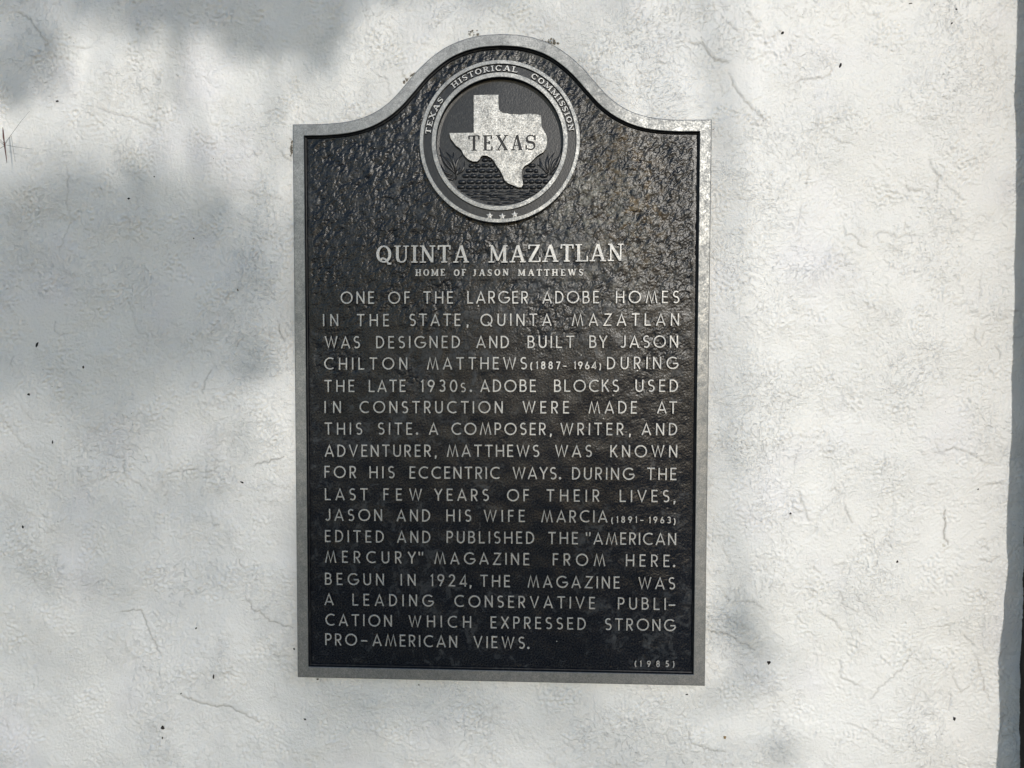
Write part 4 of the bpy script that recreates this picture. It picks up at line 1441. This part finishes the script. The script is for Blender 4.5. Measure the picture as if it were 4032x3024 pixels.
# ------------------------------------------------------------------ shade tree that dapples the wall
def build_tree():
    e = bpy.data.objects.new("shade_tree", None)
    COL.objects.link(e)
    T = Vector((3.9, -7.2, 0))
    e.location = T
    tag(e, "leafy shade tree standing in front of the wall whose branches dapple it", "tree")
    clumps = [  # wall point in photo pixels, radius in pixels (x, y), leaves, distance along the sun's ray
        (150, -100, 420, 160, 150, 6.6), (700, -40, 330, 100, 62, 6.3), (1180, -40, 200, 100, 90, 6.4), (1600, -120, 300, 80, 60, 6.8), (60, 250, 150, 120, 50, 6.0),
        (560, 40, 55, 60, 26, 4.6), (700, 90, 50, 60, 26, 4.8), (850, 60, 60, 60, 28, 4.6), (930, 130, 50, 40, 18, 4.7), (1130, 80, 55, 70, 30, 4.7), (1260, 130, 60, 110, 50, 4.8), (1050, 150, 40, 50, 16, 4.6), (130, 210, 60, 60, 26, 4.8), (40, 330, 60, 60, 26, 4.7),
        (330, 740, 60, 50, 16, 4.8), (560, 760, 70, 60, 18, 4.7), (840, 870, 60, 60, 16, 4.8), (150, 1000, 260, 180, 70, 6.2), (520, 950, 240, 130, 60, 6.2), (980, 1050, 50, 80, 14, 4.7), (1000, 1400, 50, 80, 12, 4.8), 
        (2940, 2490, 80, 70, 7, 7.4), (2990, 2590, 90, 80, 5, 7.6), (2850, 2760, 100, 120, 9, 7.6), (3050, 2980, 160, 40, 7, 6.9),
    ]
    r = random.Random(4)
    V, Fc = [], []
    centres = []
    for u, v, ru, rv, n, dist in clumps:
        x, z = at(u, v)
        c = Vector((x, 0, z)) + SDIR * dist
        centres.append(c)
        sx, sz = ru * .00042, rv * .00042
        for _ in range(int(n * 1.0)):
            p = c + Vector((r.gauss(0, sx * .62), 0, r.gauss(0, sz * .62))) + SDIR * r.uniform(-.7, .7)
            s = r.uniform(.022, .042)
            a = Vector((r.gauss(0, 1), r.gauss(0, 1), r.gauss(0, 1))).normalized()
            b = a.cross(Vector((r.gauss(0, 1), r.gauss(0, 1), r.gauss(0, 1)))).normalized()
            nn = a.cross(b)
            k_ = len(V)
            p = p - T
            V.extend([tuple(p - a * s * 1.3), tuple(p + b * s * .55 + nn * s * .12), tuple(p + a * s * 1.3), tuple(p - b * s * .55 + nn * s * .12)])
            Fc.append((k_, k_ + 1, k_ + 2))
            Fc.append((k_, k_ + 2, k_ + 3))
    # crown above and to the right, outside the part that shades the picture
    for _ in range(5200):
        c = Vector((r.gauss(3.4, 1.3), r.gauss(-7.2, 1.0), r.gauss(6.0, .75)))
        sh = c - SDIR * (c.y / SDIR.y)
        if sh.z < Z0 + .95 and -1.3 < sh.x < 1.3:
            continue
        s = r.uniform(.03, .06)
        a = Vector((r.gauss(0, 1), r.gauss(0, 1), r.gauss(0, 1))).normalized()
        b = a.cross(Vector((r.gauss(0, 1), r.gauss(0, 1), r.gauss(0, 1)))).normalized()
        k_ = len(V)
        p = c - T
        V.extend([tuple(p - a * s * 1.3), tuple(p + b * s * .6), tuple(p + a * s * 1.3), tuple(p - b * s * .6)])
        Fc.append((k_, k_ + 1, k_ + 2, k_ + 3))
    o = mesh_obj("crown", V, Fc, M_LEAF)
    o.parent = e
    V, Fc = [], []
    top = Vector((3.5, -7.0, 4.9)) - T
    tube(V, Fc, [(0, 0, -.1), (-.05, .02, .5), (.05, .1, 2.0), (-.1, .1, 3.4), tuple(top)], [.26, .19, .16, .13, .10], 12)
    o = mesh_obj("trunk", V, Fc, M_BARK, smooth=True)
    o.parent = e
    for i, c in enumerate(centres):
        hub = Vector((1.2 + (i % 4) * .3, -6.4 - (i % 3) * .15, 4.75)) - T
        if i < 4:
            V, Fc = [], []
            tube(V, Fc, [tuple(top), tuple((top + hub) / 2 + Vector((0, 0, .25))), tuple(hub)], [.07, .05, .03], 8)
            o = mesh_obj("limb", V, Fc, M_BARK, smooth=True)
            o.parent = e
        V, Fc = [], []
        cc = c - T
        mid = Vector(((hub.x * .3 + cc.x * .7), (hub.y + cc.y) / 2, (hub.z + cc.z) / 2 + .1))
        tube(V, Fc, [tuple(hub), tuple(mid), tuple(cc)], [.014, .008, .004], 5)
        o = mesh_obj("branch", V, Fc, M_BARK)
        o.parent = e


build_tree()


def build_added_tree():
    """added unseen tree further off: its thin leaves are spread to lay half shade"""
    e = bpy.data.objects.new("added_shade_tree", None)
    COL.objects.link(e)
    T = Vector((5.9, -10.9, 0))
    e.location = T
    tag(e, "unseen taller thin-leaved tree added to lay soft half shade on the wall", "tree")
    r = random.Random(12)

    def bx(u, a, b, w):
        f = lambda t: max(0.0, min(1.0, t))
        return f((u - a) / w + .5) * f((b - u) / w + .5)

    def tau(u, v):  # leaf density of the added tree, set by the half shade wanted
        t = 2.9 * math.exp(-(((u - 250) / 760) ** 2 + ((v - 1120) / 400) ** 2) ** 1.6)
        t += 0.55 * bx(v, 1350, 2200, 500) * bx(u, -400, 900, 350)
        t += 0.42 * bx(v, 2000, 3400, 400) * bx(u, -400, 1450, 350)
        t += 0.25 * bx(v, 2700, 3400, 200) * bx(u, 1300, 2750, 300)
        t += 0.45 * bx(v, 900, 2800, 500) * bx(u, 1250, 1900, 300)
        t += 0.55 * bx(v, 1900, 2800, 500) * bx(u, 1250, 2550, 400)
        t += 0.7 * math.exp(-((u - 450) / 600) ** 2 - ((v + 60) / 130) ** 2)
        return t * 1.75
    V, Fc = [], []
    step = 17.0
    la = 0.72 * 0.0155 ** 2 * 1.0
    cell = (step * .00042) ** 2
    for iu in range(-30, 170):
        for iv in range(-22, 205):
            u, v = (iu + r.random()) * step, (iv + r.random()) * step
            t = tau(u, v) * cell / la
            n = int(t) + (1 if r.random() < t - int(t) else 0)
            for _ in range(n):
                x, z = at(u, v)
                p = Vector((x, 0, z)) + SDIR * r.uniform(9.6, 11.4) - T
                s_l = r.uniform(.012, .019)
                a = Vector((r.gauss(0, 1), r.gauss(0, 1), r.gauss(0, 1))).normalized()
                b = a.cross(Vector((r.gauss(0, 1), r.gauss(0, 1), r.gauss(0, 1)))).normalized()
                k_ = len(V)
                V.extend([tuple(p - a * s_l * 1.3), tuple(p + b * s_l * .55), tuple(p + a * s_l * 1.3), tuple(p - b * s_l * .55)])
                Fc.append((k_, k_ + 1, k_ + 2, k_ + 3))
    print("far leaves", len(Fc))
    for _ in range(4000):
        c = Vector((r.gauss(5.6, 1.2), r.gauss(-10.9, 1.0), r.gauss(7.6, .7)))
        s_l = r.uniform(.03, .06)
        a = Vector((r.gauss(0, 1), r.gauss(0, 1), r.gauss(0, 1))).normalized()
        b = a.cross(Vector((r.gauss(0, 1), r.gauss(0, 1), r.gauss(0, 1)))).normalized()
        k_ = len(V)
        p = c - T
        V.extend([tuple(p - a * s_l * 1.3), tuple(p + b * s_l * .6), tuple(p + a * s_l * 1.3), tuple(p - b * s_l * .6)])
        Fc.append((k_, k_ + 1, k_ + 2, k_ + 3))
    mesh_obj("crown", V, Fc, M_LEAF).parent = e
    V, Fc = [], []
    tube(V, Fc, [(0, 0, -.1), (0, .02, .6), (.05, .1, 3.0), (-.2, .1, 6.4)], [.3, .22, .17, .1], 12)
    mesh_obj("trunk", V, Fc, M_BARK, smooth=True).parent = e
    hub = Vector((3.0, -10.5, 5.7)) - T
    V, Fc = [], []
    tube(V, Fc, [(-.15, .1, 5.6), tuple((hub + Vector((0, 0, 5.6))) / 2 + Vector((0, 0, .3))), tuple(hub)], [.08, .05, .03], 8)
    mesh_obj("limb", V, Fc, M_BARK, smooth=True).parent = e
    for u, v in ((100, 900), (600, 1100), (300, 1500), (700, 2300), (200, 2600), (1000, 2900), (1500, 1500), (1900, 2300), (2300, 2500), (500, 100), (2200, 2950)):
        x, z = at(u, v)
        c = Vector((x, 0, z)) + SDIR * 10.5 - T
        V, Fc = [], []
        tube(V, Fc, [tuple(hub), tuple(hub * .4 + c * .6 + Vector((0, 0, .15))), tuple(c)], [.012, .007, .003], 5)
        mesh_obj("branch", V, Fc, M_BARK).parent = e


build_added_tree()
